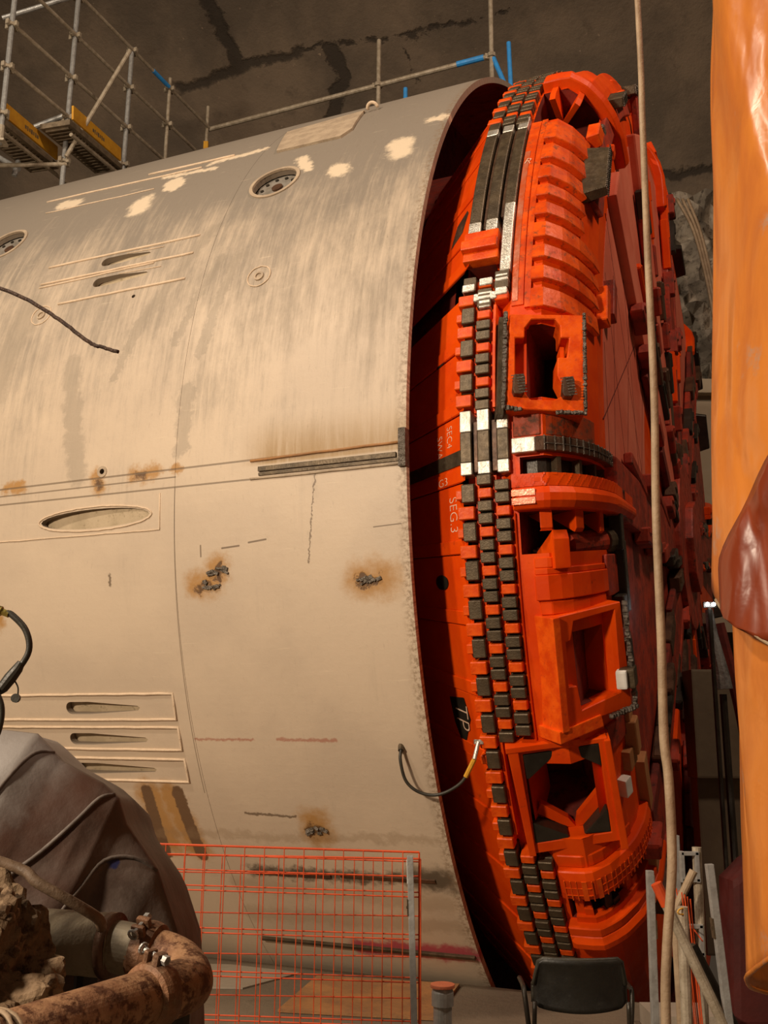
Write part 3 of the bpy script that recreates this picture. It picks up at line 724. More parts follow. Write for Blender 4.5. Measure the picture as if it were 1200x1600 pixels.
def ok(col, p):
    if 56.9 < p < 72.6: return False                 # polished upper bars
    if 88.9 < p < 94.2: return False                 # polished lower bars
    if col in ('c1', 'c2') and 72.6 <= p < 77.3: return False
    if col == 'c3' and 72.6 <= p < 76.6: return False
    if col == 'c3' and 79.8 < p < 89: return False
    if col in ('c2', 'c3') and 114.6 < p < 124.7: return False
    return True
rows = []
for k in range(-26, 19):
    p = 97.0 + PITCH * k
    if not 25 < p < 140: continue
    for col, s in (('c1', .385), ('c3', .625), ('c2', .505)):
        q = p - (1.45 if col == 'c2' else 0)
        if p < 60: q -= {'c1': .6, 'c2': .0, 'c3': .9}[col]
        if ok(col, q): put('o1' if col == 'c1' else 'o2', s - (.012 if col == 'c1' else 0), q)
        if col == 'c1':
            if ok(col, q + 1.45): put('d1', s + .006, q + 1.45)
            if ok(col, q + 1.45) and 77 < q < 125: put('l1', .325, q + 1.5)
        else:
            for d in (1.0, 1.95):
                if ok(col, q + d): put('d2', s, q + d)
# rails between the columns
mb = MB()
for s in (.447, .566):
    for a_, b_ in ((77.3, 89.1), (94.2, 114.4 if s > .5 else 123)): cbox(mb, s - .012, s + .012, a_, b_, -.09, .004, 1, int((b_ - a_) * 1.5), fn=S)
mb.build('divider_rail', M['orange'], head)
# polished bars
def bar(name, s0, s1, p0, p1, h1, mat, e0=0, e1=0, n=16):
    mb = MB(); cbox(mb, s0, s1, p0 + e0, p1 - e1, -.09, h1, 1, n)
    o = mb.build(name, mat, head, bevel=.006, seg=1)
    if e0:
        q = MB(); cbox(q, s0, s1, p0, p0 + e0, -.09, h1 + .002, 1, 2); q.build('bare_end', M['silver'], o, bevel=.005, seg=1)
    if e1:
        q = MB(); cbox(q, s0, s1, p1 - e1, p1, -.09, h1 + .002, 1, 2); q.build('bare_end', M['silver'], o, bevel=.005, seg=1)
    return o
bar('wear_bar', .345, .435, 56.9, 72.3, .045, M['steel_dark'], 1.3, 1.2)
bar('wear_bar', .475, .560, 56.9, 72.2, .045, M['steel_dark'], 1.2, 1.2)
bar('wear_bar', .600, .680, 55.9, 69.4, .045, M['steel_dark'], 2.2, 0)
bar('wear_bar', .605, .680, 69.4, 76.9, .047, M['silver'])
bar('filler_bar', .44, .47, 57.5, 71.6, .012, M['steel_brown'])
bar('filler_bar', .565, .598, 57.5, 70.5, .012, M['steel_brown'])
for s0, s1 in ((.345, .425), (.465, .55), (.60, .68)):
    bar('wear_bar', s0, s1, 89.0, 94.1, .045, M['steel_dark'], 1.7, 1.0, 6)
bar('filler_bar', .428, .462, 89.8, 93.9, .015, M['steel_brown'], n=5); bar('filler_bar', .555, .597, 89.8, 93.9, .015, M['steel_brown'], n=5)
# bright steel faces on the first blocks below the bracket
for s, p, w_ in ((.385, 78.15, .095), (.51, 77.75, .10), (.51, 79.1, .11), (.51, 79.9, .09), (.625, 77.6, .10), (.625, 78.9, .09), (.45, 79.2, .05), (.57, 79.2, .05)):
    mb = MB(); mb.box((0, 0, .020), (w_, .065, .13), taper=.95); o = mb.build('ground_block', M['silver'], head, bevel=.006, seg=1); o.location = mp(s, p, 4.92); o.rotation_euler = (radians(p), 0, 0)
# bracket below the polished bars
mb = MB()
cbox(mb, .33, .585, 72.5, 73.6, -.09, .07, 2, 2); cbox(mb, .32, .585, 73.6, 74.6, -.03, .10, 2, 2); cbox(mb, .33, .59, 74.6, 75.5, -.03, .06, 2, 2)
mb.build('step_bracket', M['orange_lug'], head, bevel=.012)

# --- shoulder strip next to the third column, polished at the top
mb = MB(); cbox(mb, .69, .775, 56.6, 80.2, -.01, .010, 1, 30); mb.build('shoulder_strip', M['shoulder'] if 'shoulder' in M else M['orange_worn'], head)
M['glossy'] = paint('rubbed_orange', (.62, .22, .13), (.66, .11, .03), .22, .25, 6, (.75, .6, .5), .60, .74, .15, 40)
mb = MB(); cbox(mb, .695, .735, 62, 79.8, .009, .014, 1, 24); mb.build('rubbed_strip', M['glossy'], head)
# --- curved ribs of the wear mantle
rib_p = [57.0, 61.07, 64.26, 66.97, 69.26, 71.53, 74.01, 76.18, 78.3, 80.9]
for i in range(len(rib_p) - 1):
    a_, b_ = rib_p[i], rib_p[i + 1]
    mb = MB(); t1 = 1.22 if i < 5 else 1.44
    # each rib leans out towards its lower edge
    def RB(t, p, h, a_=a_, b_=b_): return S(t, p, h * (.45 + .55 * (p - a_) / (b_ - a_)) if h > 0 else h)
    cbox(mb, .83, t1, a_ + .62, b_ - .06, -.01, .050, 16, 4, fn=RB); mb.build('mantle_rib', M['orange_worn'], head, bevel=.006, seg=1)
mb = MB(); cbox(mb, .785, .83, 56.8, 80.6, -.01, .022, 1, 30); mb.build('mantle_edge', M['orange_worn'], head)

# --- planar housings on the shoulder
class Patch:
    def __init__(s, s0, ph, r, beta):
        p, b = radians(ph), radians(beta)
        rad = Vector((0, -sin(p), cos(p))); tan = Vector((0, -cos(p), -sin(p))); ax = Vector((1, 0, 0))
        s.o = ax * s0 + rad * r; s.e1 = ax * cos(b) - rad * sin(b); s.e2 = tan; s.n = ax * sin(b) + rad * cos(b)
    def __call__(s, u, v, h): return s.o + s.e1 * u + s.e2 * v + s.n * h
H1 = Patch(.69, 85.4, 5.02, 22)
mb = MB()
hole = [(.154, -.283), (.312, -.289), (.346, -.242), (.346, -.152), (.404, -.152), (.388, -.008), (.325, -.008), (.322, .124), (.381, .254), (.297, .300), (.143, .303), (.097, .241), (.043, .188), (.043, -.142), (.106, -.144), (.107, -.215)]
mb.prism([(.008, -.317), (.505, -.325), (.50, .38), (-.01, .37)], H1, -.16, .055, [hole])
fr = mb.build('tool_housing', M['orange_lug'], head, bevel=.006, seg=1)
mb = MB(); mb.prism([(.345, -.10), (.372, -.10), (.372, .10), (.345, .12)], H1, -.12, .02); mb.prism([(.06, -.14), (.09, -.14), (.09, .17), (.06, .15)], H1, -.2, -.08); mb.build('inner_rib', M['orange'], fr)
def weld_rope(pts, P, r, name='weld_edge', par=head):
    mb = MB()
    for (a_, b_), (c_, d_) in zip(pts, pts[1:]):
        k = int(math.hypot(c_ - a_, d_ - b_) / .022)
        for q in range(k):
            u = a_ + (c_ - a_) * q / k; v = b_ + (d_ - b_) * q / k
            x = P(u, v, .05 + random.uniform(-.004, .008)); mb.box(x, (r * random.uniform(1.6, 2.2), r * 1.9, r * random.uniform(1.5, 2.3)), Matrix.Rotation(random.uniform(-.5, .5), 3, 'X') @ Matrix.Rotation(random.uniform(-.4, .4), 3, 'Z'))
    return mb.build(name, M['weld'], par, bevel=.004, seg=1)
weld_rope([(.505, -.33), (.50, .385), (.30, .385)], H1, .013, par=fr)
weld_rope([(-.02, -.32), (-.03, .36), (.10, .375)], H1, .015, par=fr)
mb = MB(); mb.prism([(-.06, -.31), (-.022, -.31), (-.03, .40), (-.075, .40)], H1, -.15, .02); mb.build('housing_flank', M['steel_dark'], fr)
for (u, v) in ((.062, .218), (.383, .226)):
    mb = MB(); mb.prism([(u - .034, v - .066), (u + .03, v - .072), (u + .04, v - .05), (u + .04, v + .045), (u + .02, v + .07), (u - .03, v + .07), (u - .042, v + .04)], H1, .04, .115)
    o = mb.build('stop_pad', M['steel_brown'], fr, bevel=.008)
    g = MB()
    for q in range(-3, 4): g.box(H1(u + q * .004, v + q * .02, .117), (.085, .004, .006), (Matrix.Rotation(.5, 3, 'X')))
    g.build('weld_hatch', M['weld'], o)
# bright divider beside the housing
mb = MB(); cbox(mb, .58, .60, 80.2, 89.0, -.09, .06, 1, 10); mb.build('side_fin', M['orange_lug'], head, bevel=.004)
# far drum seen through the hole
mb = MB(); mb.tube([mp(.95, 84.0, 4.55), mp(1.02, 84.0, 4.60)], .05, 16); mb.build('pin_socket', M['orange'], head)

# --- grid-welded bar, bumper, bucket opening (at 94 degrees)
def weld_grid(t0, t1, pa, pb, h, dt, lines, name, par):
    mb = MB(); t = t0
    while t <= t1 + 1e-6:
        cbox(mb, t - .0035, t + .0035, pa, pb, h - .004, h + .005); t += dt
    for p in lines: cbox(mb, t0, t1, p - .03, p + .03, h - .004, h + .005, 12, 1)
    return mb.build(name, M['weld'], par)
mb = MB(); cbox(mb, .86, 2.05, 91.6, 92.75, -.08, .055, 18, 2, ch=.0); g1 = mb.build('grid_bar', M['steel_brown'], head, bevel=.006, seg=1)
weld_grid(.90, 1.9, 91.6, 92.75, .056, .055, (92.2,), 'weld_grid', g1)
mb = MB(); cbox(mb, .70, .86, 91.62, 92.8, -.02, .058, 3, 2); ge = mb.build('bare_end', M['silver'], g1, bevel=.006, seg=1)
for kx in range(6):
    mb = MB(); t = 1.0 + kx * .2; cbox(mb, t, t + .03, 92.8, 94.5, -.07, -.005); mb.build('slot_web', M['steel_dark'], head)
def bumper(p0, p1, t1, mats, nm='bucket_bumper', cross=True, bare=True):
    mb = MB(); f = (p1 - p0)
    cbox(mb, .70, t1, p0, p0 + f * .36, -.05, .085, 36, 2)
    if not cross: o = mb.build(nm, mats, head, bevel=.008, seg=1)
    def BM(t, p, h): return S(t, p, h)
    if cross:
        q = mb; k = 0; t = .72
        while t < 1.55:
            for i in range(6):
                a_ = i / 6
                cbox(q, t + .06 * a_, t + .06 * a_ + .011, p0 + f * .36 * (1 - a_) - f * .065, p0 + f * .36 * (1 - a_), .083, .0865)
            if t < .86:
                for i in range(6):
                    a_ = i / 6; cbox(q, t + .06 * a_, t + .06 * a_ + .012, p0 + f * .36 * a_, p0 + f * .36 * a_ + f * .065, .083, .0865)
            t += .055
        o = mb.build(nm, mats, head)
    mb = MB(); cbox(mb, .70, t1, p0 + f * .36, p1, -.05, .115, 36, 3, ch=.03); mb.build('bumper_lip', mats, o, bevel=.008, seg=1)
    if bare:
        q = MB(); cbox(q, .705, .86, p0 + f * .45, p0 + f * .62, .10, .119, 3, 1); cbox(q, .705, .86, p0 + f * .68, p0 + f * .86, .10, .119, 3, 1); q.build('rubbed_patch', M['glossy'], o)
    return o
bumper(94.5, 97.15, 2.25, M['orange'])
bumper(45.6, 48.2, 1.75, M['orange'], cross=False, bare=False)
bumper(131.5, 134.0, 1.85, M['orange'], cross=False, bare=False)
for p in (1.0, -38, -72, -102):
    bumper(p - 2, p + .6, 1.9, M['orange'], cross=False, bare=False)
# slot plates between bumper layers (dark reveals)
mb = MB(); cbox(mb, .70, 1.7, 125.9, 128.7, -.02, .075, 18, 4, ch=.02); rg = mb.build('ring_plate', M['orange'], head, bevel=.008, seg=1)
weld_grid(.74, 1.6, 126.6, 128.5, .0735, .04, (127.3, 128.0), 'weld_grid', rg).data.materials[0] = M['orange_lug']
for i, t in enumerate((.76, .98, 1.2)):
    mb = MB(); cbox(mb, t, t + .06, 129.2, 131.4, -.12, .0); cbox(mb, t + .06, t + .12, 130.2, 131.4, -.12, .01); mb.build('slot_block', M['orange'] if i != 1 else M['steel_black'], head, bevel=.006)
mb = MB(); cbox(mb, .76, 1.5, 130.9, 131.5, -.04, .03, 12, 1); mb.build('slot_sill', M['orange'], head)
# brackets in the openings
def wedge(t, w_, pa, pb, pc, d, h, name='gusset_bracket', mat='orange', up=True):
    """tapered bracket: web polygon in (phi, depth), width w_ in t"""
    mb = MB(); b = len(mb.v)
    prof_ = [(pa, h), (pb, h), (pc, h - .02), (pa, -d)]
    for tt in (t, t + w_):
        for p, hh in prof_: mb.v.append(S(tt, p, hh) if hh >= 0 else S(tt, p) + Sn(min(tt, .95), p) * hh)
    n = len(prof_)
    mb.quad(b, b + 1, b + 2, b + 3); mb.quad(b + 7, b + 6, b + 5, b + 4)
    for i in range(n): mb.quad(b + i, b + (i + 1) % n, b + n + (i + 1) % n, b + n + i)
    return mb.build(name, M[mat], head, bevel=.006)
wedge(.86, .075, 97.1, 98.5, 98.7, .35, .03); wedge(1.10, .07, 97.1, 98.6, 98.9, .35, .03); wedge(1.36, .06, 97.1, 98.8, 99.0, .3, .03)
wedge(.93, .09, 101.6, 99.4, 98.7, .40, .05)
for t in (.78, 1.0): wedge(t, .05, 48.2, 50.4, 51.5, .35, .03)
mb = MB(); mb.tube([S(1.12, 99.9, -.10), S(1.55, 99.6, -.05)], .085, 16); q = mb.build('round_bar', M['face_tool'], head, smooth=False)
mb = MB(); mb.tube([S(1.53, 99.6, -.05), S(1.66, 99.55, -.03)], .095, 16); mb.build('bar_cap', M['steel_dark'], q)
mb = MB()
for i in range(5): mb.box(S(.80 + .03 * i, 100.2, -.30) , (.05, .03, .05), Matrix.Rotation(i, 3, 'X'))
mb.build('rubble', M['silver'], head, bevel=.008)
# plates under the opening
def plate(name, t0, t1, p0, p1, h, mat='orange', nt=8, npn=3): 
    mb = MB(); cbox(mb, t0, t1, p0, p1, -.02, h, nt, npn); return mb.build(name, M[mat], head, bevel=.006, seg=1)
plate('step_plate', .80, 1.02, 100.7, 101.5, .012); plate('step_plate', .80, 1.43, 102.0, 103.9, .030); plate('step_plate', .82, 1.40, 104.0, 105.0, .018)
plate('step_plate', 1.42, 1.75, 100.8, 104.4, .03, 'face_tool'); plate('step_plate', .80, 1.42, 101.5, 102.0, .018)
plate('saddle_plate', .70, 1.40, 89.3, 91.4, .008, 'saddle'); plate('saddle_plate', .80, 1.2, 113.9, 115.2, .02)
plate('edge_strip', .69, .70, 97.2, 115.0, .02, 'orange', 1, 24)

# --- second housing: a deep box turned towards the face
H2 = Patch(.90, 109.3, 5.0, 50)
mb = MB()
inner = [(.145, -.316), (.485, -.326), (.469, .225), (.138, .267), (.135, .213), (.12, .101), (.055, .094), (.067, -.194), (.105, -.198)]
mb.prism([(.014, -.37), (.544, -.37), (.555, .34), (-.010, .36)], H2, -.10, .03, [inner])
h2 = mb.build('bucket_housing', M['orange'], head, bevel=.006, seg=1)
mb = MB(); mb.prism([(-.035, -.37), (.02, -.37), (.005, .37), (-.05, .37)], H2, -.3, .055); mb.build('housing_flank', M['orange_lug'], h2, bevel=.006)
mb = MB(); mb.prism([(-.07, .36), (.28, .33), (.29, .41), (-.07, .44)], H2, -.2, .045); mb.build('housing_foot', M['orange_lug'], h2, bevel=.006)
mb = MB(); mb.prism([(.07, .12), (.125, .12), (.145, .20), (.14, .28), (.10, .30), (.07, .26)], H2, -.12, -.02); mb.build('inner_lug', M['orange'], h2, bevel=.01)
mb = MB(); mb.prism([(.24, -.22), (.30, -.22), (.31, -.06), (.26, -.05)], H2, -.4, -.33); mb.prism([(.25, .05), (.42, .08), (.42, .10), (.27, .08)], H2, -.32, -.25); mb.build('inner_slot', M['steel_black'], h2)
mb = MB()   # inner chamber
for poly in (((.20, -.33), (.49, -.34)), ((.49, -.34), (.47, .27)), ((.47, .27), (.20, .31))):
    (a_, b_), (c_, d_) = poly; mb.add([H2(a_, b_, 0), H2(c_, d_, 0), H2(c_ - .1, d_ * .9, -.42), H2(a_ - .02, b_ * .9, -.42)], [(0, 1, 2, 3)])
mb.add([H2(.24, -.30, -.40), H2(.5, -.30, -.40), H2(.5, .28, -.40), H2(.20, .28, -.40)], [(0, 1, 2, 3)])
mb.build('inner_chamber', M['orange'], h2, recalc=False)
weld_rope([(.555, -.36), (.565, .34), (.33, .36)], H2, .017, par=h2)
mb = MB(); mb.box(H2(.47, .13, .06), (.07, .11, .12), Matrix.Rotation(.3, 3, 'X')); o = mb.build('bolt_block', M['sticker'], h2, bevel=.014)
mb = MB(); mb.box(H2(.53, .13, .05), (.10, .14, .13), Matrix.Rotation(.3, 3, 'X')); mb.build('bolt_seat', M['steel_dark'], h2, bevel=.014)

# --- lower port: square frame with four dark corner pads
PT = Patch(.53, 120, 4.98, 16)
mb = MB(); hexa = [(.079, -.237), (.255, -.373), (.32, -.385), (.381, -.373), (.550, -.262), (.557, .10), (.387, .262), (.336, .275), (.277, .255), (.069, .137)]
outer = [(-.03, -.43), (.625, -.43), (.635, .345), (.0, .37)]
sq = [(.066, -.385), (.565, -.393), (.563, .272), (.052, .289)]
mb.prism(outer, PT, -.12, .03, [sq]); pt = mb.build('muck_port', M['orange'], head, bevel=.006, seg=1)
for poly in ([(.066, -.384), (.315, -.387), (.26, -.34), (.085, -.20), (.066, -.20)], [(.345, -.388), (.565, -.392), (.563, -.225), (.385, -.345)], [(.056, .13), (.07, .137), (.277, .255), (.278, .275), (.052, .287)], [(.387, .262), (.552, .10), (.562, .11), (.560, .268)]):
    mb = MB(); mb.prism(poly, PT, -.08, .028); mb.build('corner_pad', M['steel_black'], pt, bevel=.01)
mb = MB(); mb.prism([(-.03, -.43), (.04, -.43), (.045, .37), (-.0, .37)], PT, -.1, .055); mb.prism([(.60, -.42), (.64, -.42), (.66, .40), (.61, .40)], PT, -.1, .055); mb.prism([(-.04, -.46), (.45, -.46), (.45, -.42), (-.04, -.42)], PT, -.1, .06); mb.build('port_rail', M['orange'], pt, bevel=.006)
mb = MB()
for i in range(4):
    Q = [(.07, -.38), (.56, -.38), (.56, .27), (.055, .28)]; a_, b_ = Q[i], Q[(i + 1) % 4]; cx, cy = .31, -.02
    mb.add([PT(*a_, -.10), PT(*b_, -.10), PT(cx + (b_[0] - cx) * .6, cy + (b_[1] - cy) * .6, -.62), PT(cx + (a_[0] - cx) * .6, cy + (a_[1] - cy) * .6, -.62)], [(0, 1, 2, 3)])
mb.build('port_throat', M['orange_dark'], pt, recalc=False)
mb = MB(); mb.prism([(.09, .13), (.28, .262), (.34, .27), (.30, .20), (.13, .06)], PT, -.14, -.08); mb.prism([(.34, .27), (.39, .262), (.56, .09), (.555, -.02), (.36, .19)], PT, -.14, -.08); mb.build('sill_plate', M['orange'], pt)
plate('belly_plate', .70, 1.35, 124.8, 125.9, .01); plate('saddle_plate', 1.05, 1.5, 114.8, 117.0, .02, 'face_tool')

# --- gauge scrapers around the shoulder
def scraper(t, ph, w_, l, h, mat, tilt=.4, name='gauge_scraper', par=head):
    mb = MB(); n = Sn(t, ph); tn = Vector((0, -cos(radians(ph)), -sin(radians(ph)))); bx = n.cross(tn).normalized()
    R = Matrix((bx, tn, n)).transposed() @ Matrix.Rotation(tilt, 3, 'Y')
    mb.box((0, 0, h / 2), (w_, l, h), taper=.85); mb.v = [R @ q + S(t, ph) for q in mb.v]
    o = mb.build(name, mat, par, bevel=.008, seg=1)
    return o, R
for t, ph, l in ((1.22, 62.8, .62), (1.25, 43.0, .34), (1.2, 27.0, .30), (1.2, -12, .5), (1.2, -24, .55), (1.25, -46, .7), (1.25, -58, .6), (1.2, -75, .5), (1.2, -90, .5)):
    o, R = scraper(t, ph, .10, l, .19, M['steel_dark'] if ph > 20 else M['steel_black'])
    if ph > 20:
        g = MB(); k = -l / 2 + .02
        while k < l / 2 - .01:
            g.box(Vector((0, k, .192)), (.09, .006, .008)); k += .026
        for q in (-.025, .005, .03): g.box(Vector((q, 0, .192)), (.006, l * .82, .008))
        g.v = [R @ q + S(t, ph) for q in g.v]; g.build('weld_grid', M['weld'], o)
# bucket lips and toolboxes on the crown shoulder
for t, ph, w_, l, h, mt in ((1.22, 55.6, .13, .24, .10, 'orange_lug'), (1.42, 54.5, .10, .16, .10, 'orange'), (1.30, 52.2, .10, .10, .06, 'weld'),
                            (1.2, 33, .2, .4, .06, 'orange'), (1.15, 15, .2, .3, .10, 'orange'), (1.3, 38, .14, .5, .12, 'orange_worn'), (1.05, -2, .2, .4, .18, 'orange'),
                            (1.2, -10, .3, .25, .15, 'orange'), (1.1, -18, .2, .3, .14, 'orange')):
    o, R = scraper(t, ph, w_, l, h, M[mt], .25, 'bucket_lip')
# sloping arc plate on the crown corner
mb = MB(); cbox(mb, 1.05, 1.30, 20, 44.5, -.02, .07, 4, 30); mb.build('crown_arc', M['orange'], head, bevel=.01)
mb = MB(); cbox(mb, 1.30, 1.46, 30, 66, -.02, .05, 4, 36); mb.build('crown_arc', M['face_tool'], head, bevel=.01)
mb = MB(); cbox(mb, .95, 1.15, -60, 12, -.02, .06, 4, 60); mb.build('crown_arc', M['orange'], head, bevel=.01)

# --- the face: seam-divided panels, spokes and cutting tools
FS = 1.18
def FP(r, ph, h): return mp(FS + h, ph, r)
seams = MB()
def seamline(r0, p0, r1, p1, w_=.012):
    a_ = FP(r0, p0, 0); b_ = FP(r1, p1, 0); d = (b_ - a_); L = d.length; d.normalize(); n = Vector((1, 0, 0)); c = n.cross(d)
    R = Matrix((n, c, d)).transposed(); seams.box((a_ + b_) / 2, (.008, w_, L), R)
for r0, p0, r1, p1 in ((4.3, 62, 2.4, 88), (4.2, 70, 3.3, 92), (3.6, 58, 2.6, 92), (4.3, 88, 2.9, 62), (4.2, 79, 4.1, 92), (3.9, 66, 3.9, 93), (2.6, 50, 2.6, 92), (4.3, 92.5, 2.2, 92), (3.3, 55, 3.3, 90)): seamline(r0, p0, r1, p1)
seams.build('panel_seam', M['orange_dark'], head)
for i, (pa, pb, r0, r1, mt) in enumerate(((60, 92, 2.3, 4.25, 'face_panel'), (20, 55, 1.2, 4.2, 'face_panel'), (98, 140, 1.2, 4.2, 'face_tool'), (-40, 10, 1.0, 4.3, 'face_panel'), (-90, -50, 1.2, 4.3, 'face_tool'), (-140, -100, 1.2, 4.3, 'face_tool'))):  # upper panels take the pink-lit colour, the others the darker red
    mb = MB(); cbox(mb, r0, r1, pa, pb, -.02, .003, 3, 12, fn=FP); mb.build('face_panel', M[mt], head)
# eight spokes with boxed flanks
SPK = [56, 94.5, 132, 168, -156, -118, -80, -42, -4, 30]
random.seed(11)
for ph in SPK:
    mb = MB(); d = radians(ph); rad = Vector((0, -sin(d), cos(d))); tn = Vector((0, -cos(d), -sin(d))); R = Matrix((Vector((1, 0, 0)), tn, rad)).transposed()
    mb.box(rad * 2.35 + Vector((FS + .03, 0, 0)), (.10, .42, 3.9), R); mb.build('face_spoke', M['face_panel' if ph in (56, 30) else 'face_tool'], head, bevel=.02)  # two upper spokes share the pink-lit colour
tools = []
tm = [M['face_tool'], M['steel_black'], M['orange'], M['steel_brown'], M['orange_dark']]
protos = []
for i in range(8):
    mb = MB(); l = (.32, .44, .7, .28, .5, .6, .9, .4)[i]; w_ = (.14, .10, .16, .12, .2, .08, .1, .16)[i]; h = (.08, .11, .06, .12, .07, .09, .07, .11)[i]
    mb.box((h / 2, 0, 0), (h, w_, l)); 
    if i % 2: mb.box((h * .6, w_ * .3, l * .3), (h * 1.0, w_ * .5, l * .35))
    nm = ('cutting_tool', 'ripper_tooth')[i % 2]
    o = mb.build(nm, tm[(0, 1, 4, 0, 3, 2, 0, 3)[i]], head, bevel=.012, seg=1); protos.append(o)
first = [True] * 8
tool_n = {'cutting_tool': 0, 'ripper_tooth': 0}
def put_tool(k, r, ph, rot=0):
    nm = ('cutting_tool', 'ripper_tooth')[k % 2]
    if tool_n[nm] >= 96: return
    tool_n[nm] += 1
    loc = mp(FS + .02, ph, r); e = (radians(ph) + rot, 0, 0)
    if first[k]: first[k] = False; protos[k].location = loc; protos[k].rotation_euler = e
    else: dup(protos[k], head, loc, e)
for ph in SPK:
    for r in [1.0 + .42 * i for i in range(9)]:
        for side in (-1, 1):
            if 45 < ph < 99 and r > 3.5: continue
            put_tool(random.choice((0, 1, 2, 3, 4, 5, 6, 7)), r + random.uniform(-.1, .1), ph + side * degrees(.24 / r) , random.uniform(-.15, .15))
mb = MB(); mb.tube([mp(FS, 0, 0), mp(FS + .14, 0, 0)], .9, 40); mb.tube([mp(FS, 0, 0), mp(FS + .22, 0, 0)], .5, 8); mb.build('centre_boss', M['face_tool'], head, bevel=.02)
# seated chips along the near shoulder of the face
for i, (t, ph, l, mt) in enumerate(((1.52, 77, .30, 'orange_lug'), (1.75, 74, .34, 'face_tool'), (1.7, 98.5, .3, 'steel_black'), (1.62, 106, .22, 'steel_black'), (1.66, 110.5, .25, 'steel_black'), (1.75, 103, .5, 'steel_black'), (1.55, 117.5, .25, 'wood'), (1.85, 95.8, .2, 'steel_black'))):
    mb = MB(); n = Sn(t, ph); tn = Vector((0, -cos(radians(ph)), -sin(radians(ph)))); bx = n.cross(tn).normalized(); R = Matrix((bx, tn, n)).transposed()
    mb.box((0, 0, .04), (.12, l, .09)); mb.v = [R @ q + S(t, ph) for q in mb.v]; mb.build('shoulder_chip', M[mt], head, bevel=.008, seg=1)
# worn, brown-scraped plates low on the shoulder
mb = MB(); cbox(mb, 1.50, 1.62, 112.5, 118, -.01, .05, 1, 6); cbox(mb, 1.40, 1.55, 118.2, 120, -.01, .06, 1, 3); mb.build('scraped_plate', M['wood'], head, bevel=.01)
mb = MB(); cbox(mb, 1.28, 1.36, 120.0, 121.6, 0, .07, 1, 2); mb.build('pale_tip', M['sticker'], head, bevel=.01)
mb = MB(); cbox(mb, 1.70, 1.85, 121.5, 130, -.01, .07, 1, 8); cbox(mb, 1.5, 1.75, 130.2, 132.4, -.01, .09, 1, 3); mb.build('scraped_plate', M['wood'], head, bevel=.01)

# chalk writing
def text(body, size, fn, u0, v0, ang, mat, par, name='chalk_mark', ext=.0015):
    cu = bpy.data.curves.new('t', 'FONT'); cu.body = body; cu.size = size; cu.extrude = ext; cu.offset = -.022 * size
    o = bpy.data.objects.new('t', cu); COL.objects.link(o); bpy.context.view_layer.update()
    dg = bpy.context.evaluated_depsgraph_get(); me = bpy.data.meshes.new_from_object(o.evaluated_get(dg), depsgraph=dg)
    bpy.data.objects.remove(o)
    c, s = cos(ang), sin(ang)
    for v in me.vertices:
        x, y, z = v.co; uu = u0 + (c * x - s * y); vv = v0 - (s * x + c * y)       # v grows downwards
        v.co = fn(uu, vv, z + .003)
    me.materials.clear(); me.materials.append(mat); me.name = name
    q = bpy.data.objects.new(name, me); COL.objects.link(q); q.parent = par; return q
CT = lambda hh: (lambda u, v, h: CN(u, v / (4.9 * radians(1)), h + hh))
vv = lambda p: p * 4.9 * radians(1)
text('SEG.3', .105, CT(.004), .20, vv(95.4), -pi / 2, M['chalk'], head)
text('SEC4', .075, CT(.004), .19, vv(89.45), -pi / 2, M['chalk'], head)
text('SWAI', .080, CT(.004), .085, vv(89.9), -pi / 2, M['chalk'], head)
text('G3', .080, CT(.054), .07, vv(94.4), .05, M['chalk'], head)
text('TP', .18, CT(.037), .06, vv(112.4), -pi / 2, M['chalk'], head)
ST = lambda u, v, h: S(u, v / (4.95 * radians(1)), h + .015)
text('R', .10, ST, .695, vv(64.6), -.3, M['chalk'], head)

# ------------------------------------------------------------------ hose between shield and head
hz = [mp(-.20, 114.5, 5.12), mp(-.20, 115.3, 5.17), mp(-.17, 116.8, 5.20), mp(-.08, 117.7, 5.20), mp(.05, 117.9, 5.18), mp(.20, 117.1, 5.14), mp(.29, 115.6, 5.08)]
hz = [MACH @ q for q in hz]
hose = empty('grease_hose', hz[0]); tag(hose, 'short black hose looping from the cream shield across the dark gap to the orange cone', 'hose')
mb = MB(); P = smooth_path(hz, 8); mb.tube([p - hz[0] for p in P], .011, 8); mb.build('rubber_hose', M['rubber'], hose, smooth=True)
mb = MB(); mb.tube([P[0] - hz[0] + Vector((0, .04, .03)), P[2] - hz[0]], .020, 8); mb.build('inlet_fitting', M['steel_dark'], hose)
mb = MB(); mb.tube([P[-7] - hz[0], P[-1] - hz[0]], .017, 8); mb.build('orange_sleeve', M['yellow'], hose)
e_ = MACH @ mp(.31, 114.6, 5.0); mb = MB(); mb.tube([P[-1] - hz[0], e_ - hz[0]], .014, 8); mb.box(e_ - hz[0], (.06, .02, .03)); mb.build('chrome_fitting', M['silver'], hose)

# ------------------------------------------------------------------ scaffold
def tube_obj(name, a_, b_, r, mat, par, org=Vector((0, 0, 0)), n=10):
    mb = MB(); mb.tube([Vector(a_) - org, Vector(b_) - org], r, n); return mb.build(name, mat, par, smooth=False)
E_ = Vector((sin(TH), cos(TH), 0)); A_ = Vector((cos(TH), -sin(TH), 0))
def crown_z(x, y):
    d = Vector((x, y, 0)) - Vector((CEN.x, CEN.y, 0)); w_ = abs(d.dot(E_)); return CEN.z + math.sqrt(max(0, RS ** 2 - w_ ** 2)) + .01
P2 = Vector((-4.34, 12.0, 0))
so = Vector((-4.34, 12.0, crown_z(-4.34, 12)))
scf = empty('scaffold_tower', so); tag(scf, 'tube scaffold with yellow toe boards standing on the crown of the cream shield, upper left', 'scaffold')
levels = [9.32, 9.98, 10.59, 11.26, 11.90, 12.55]
posts = {}
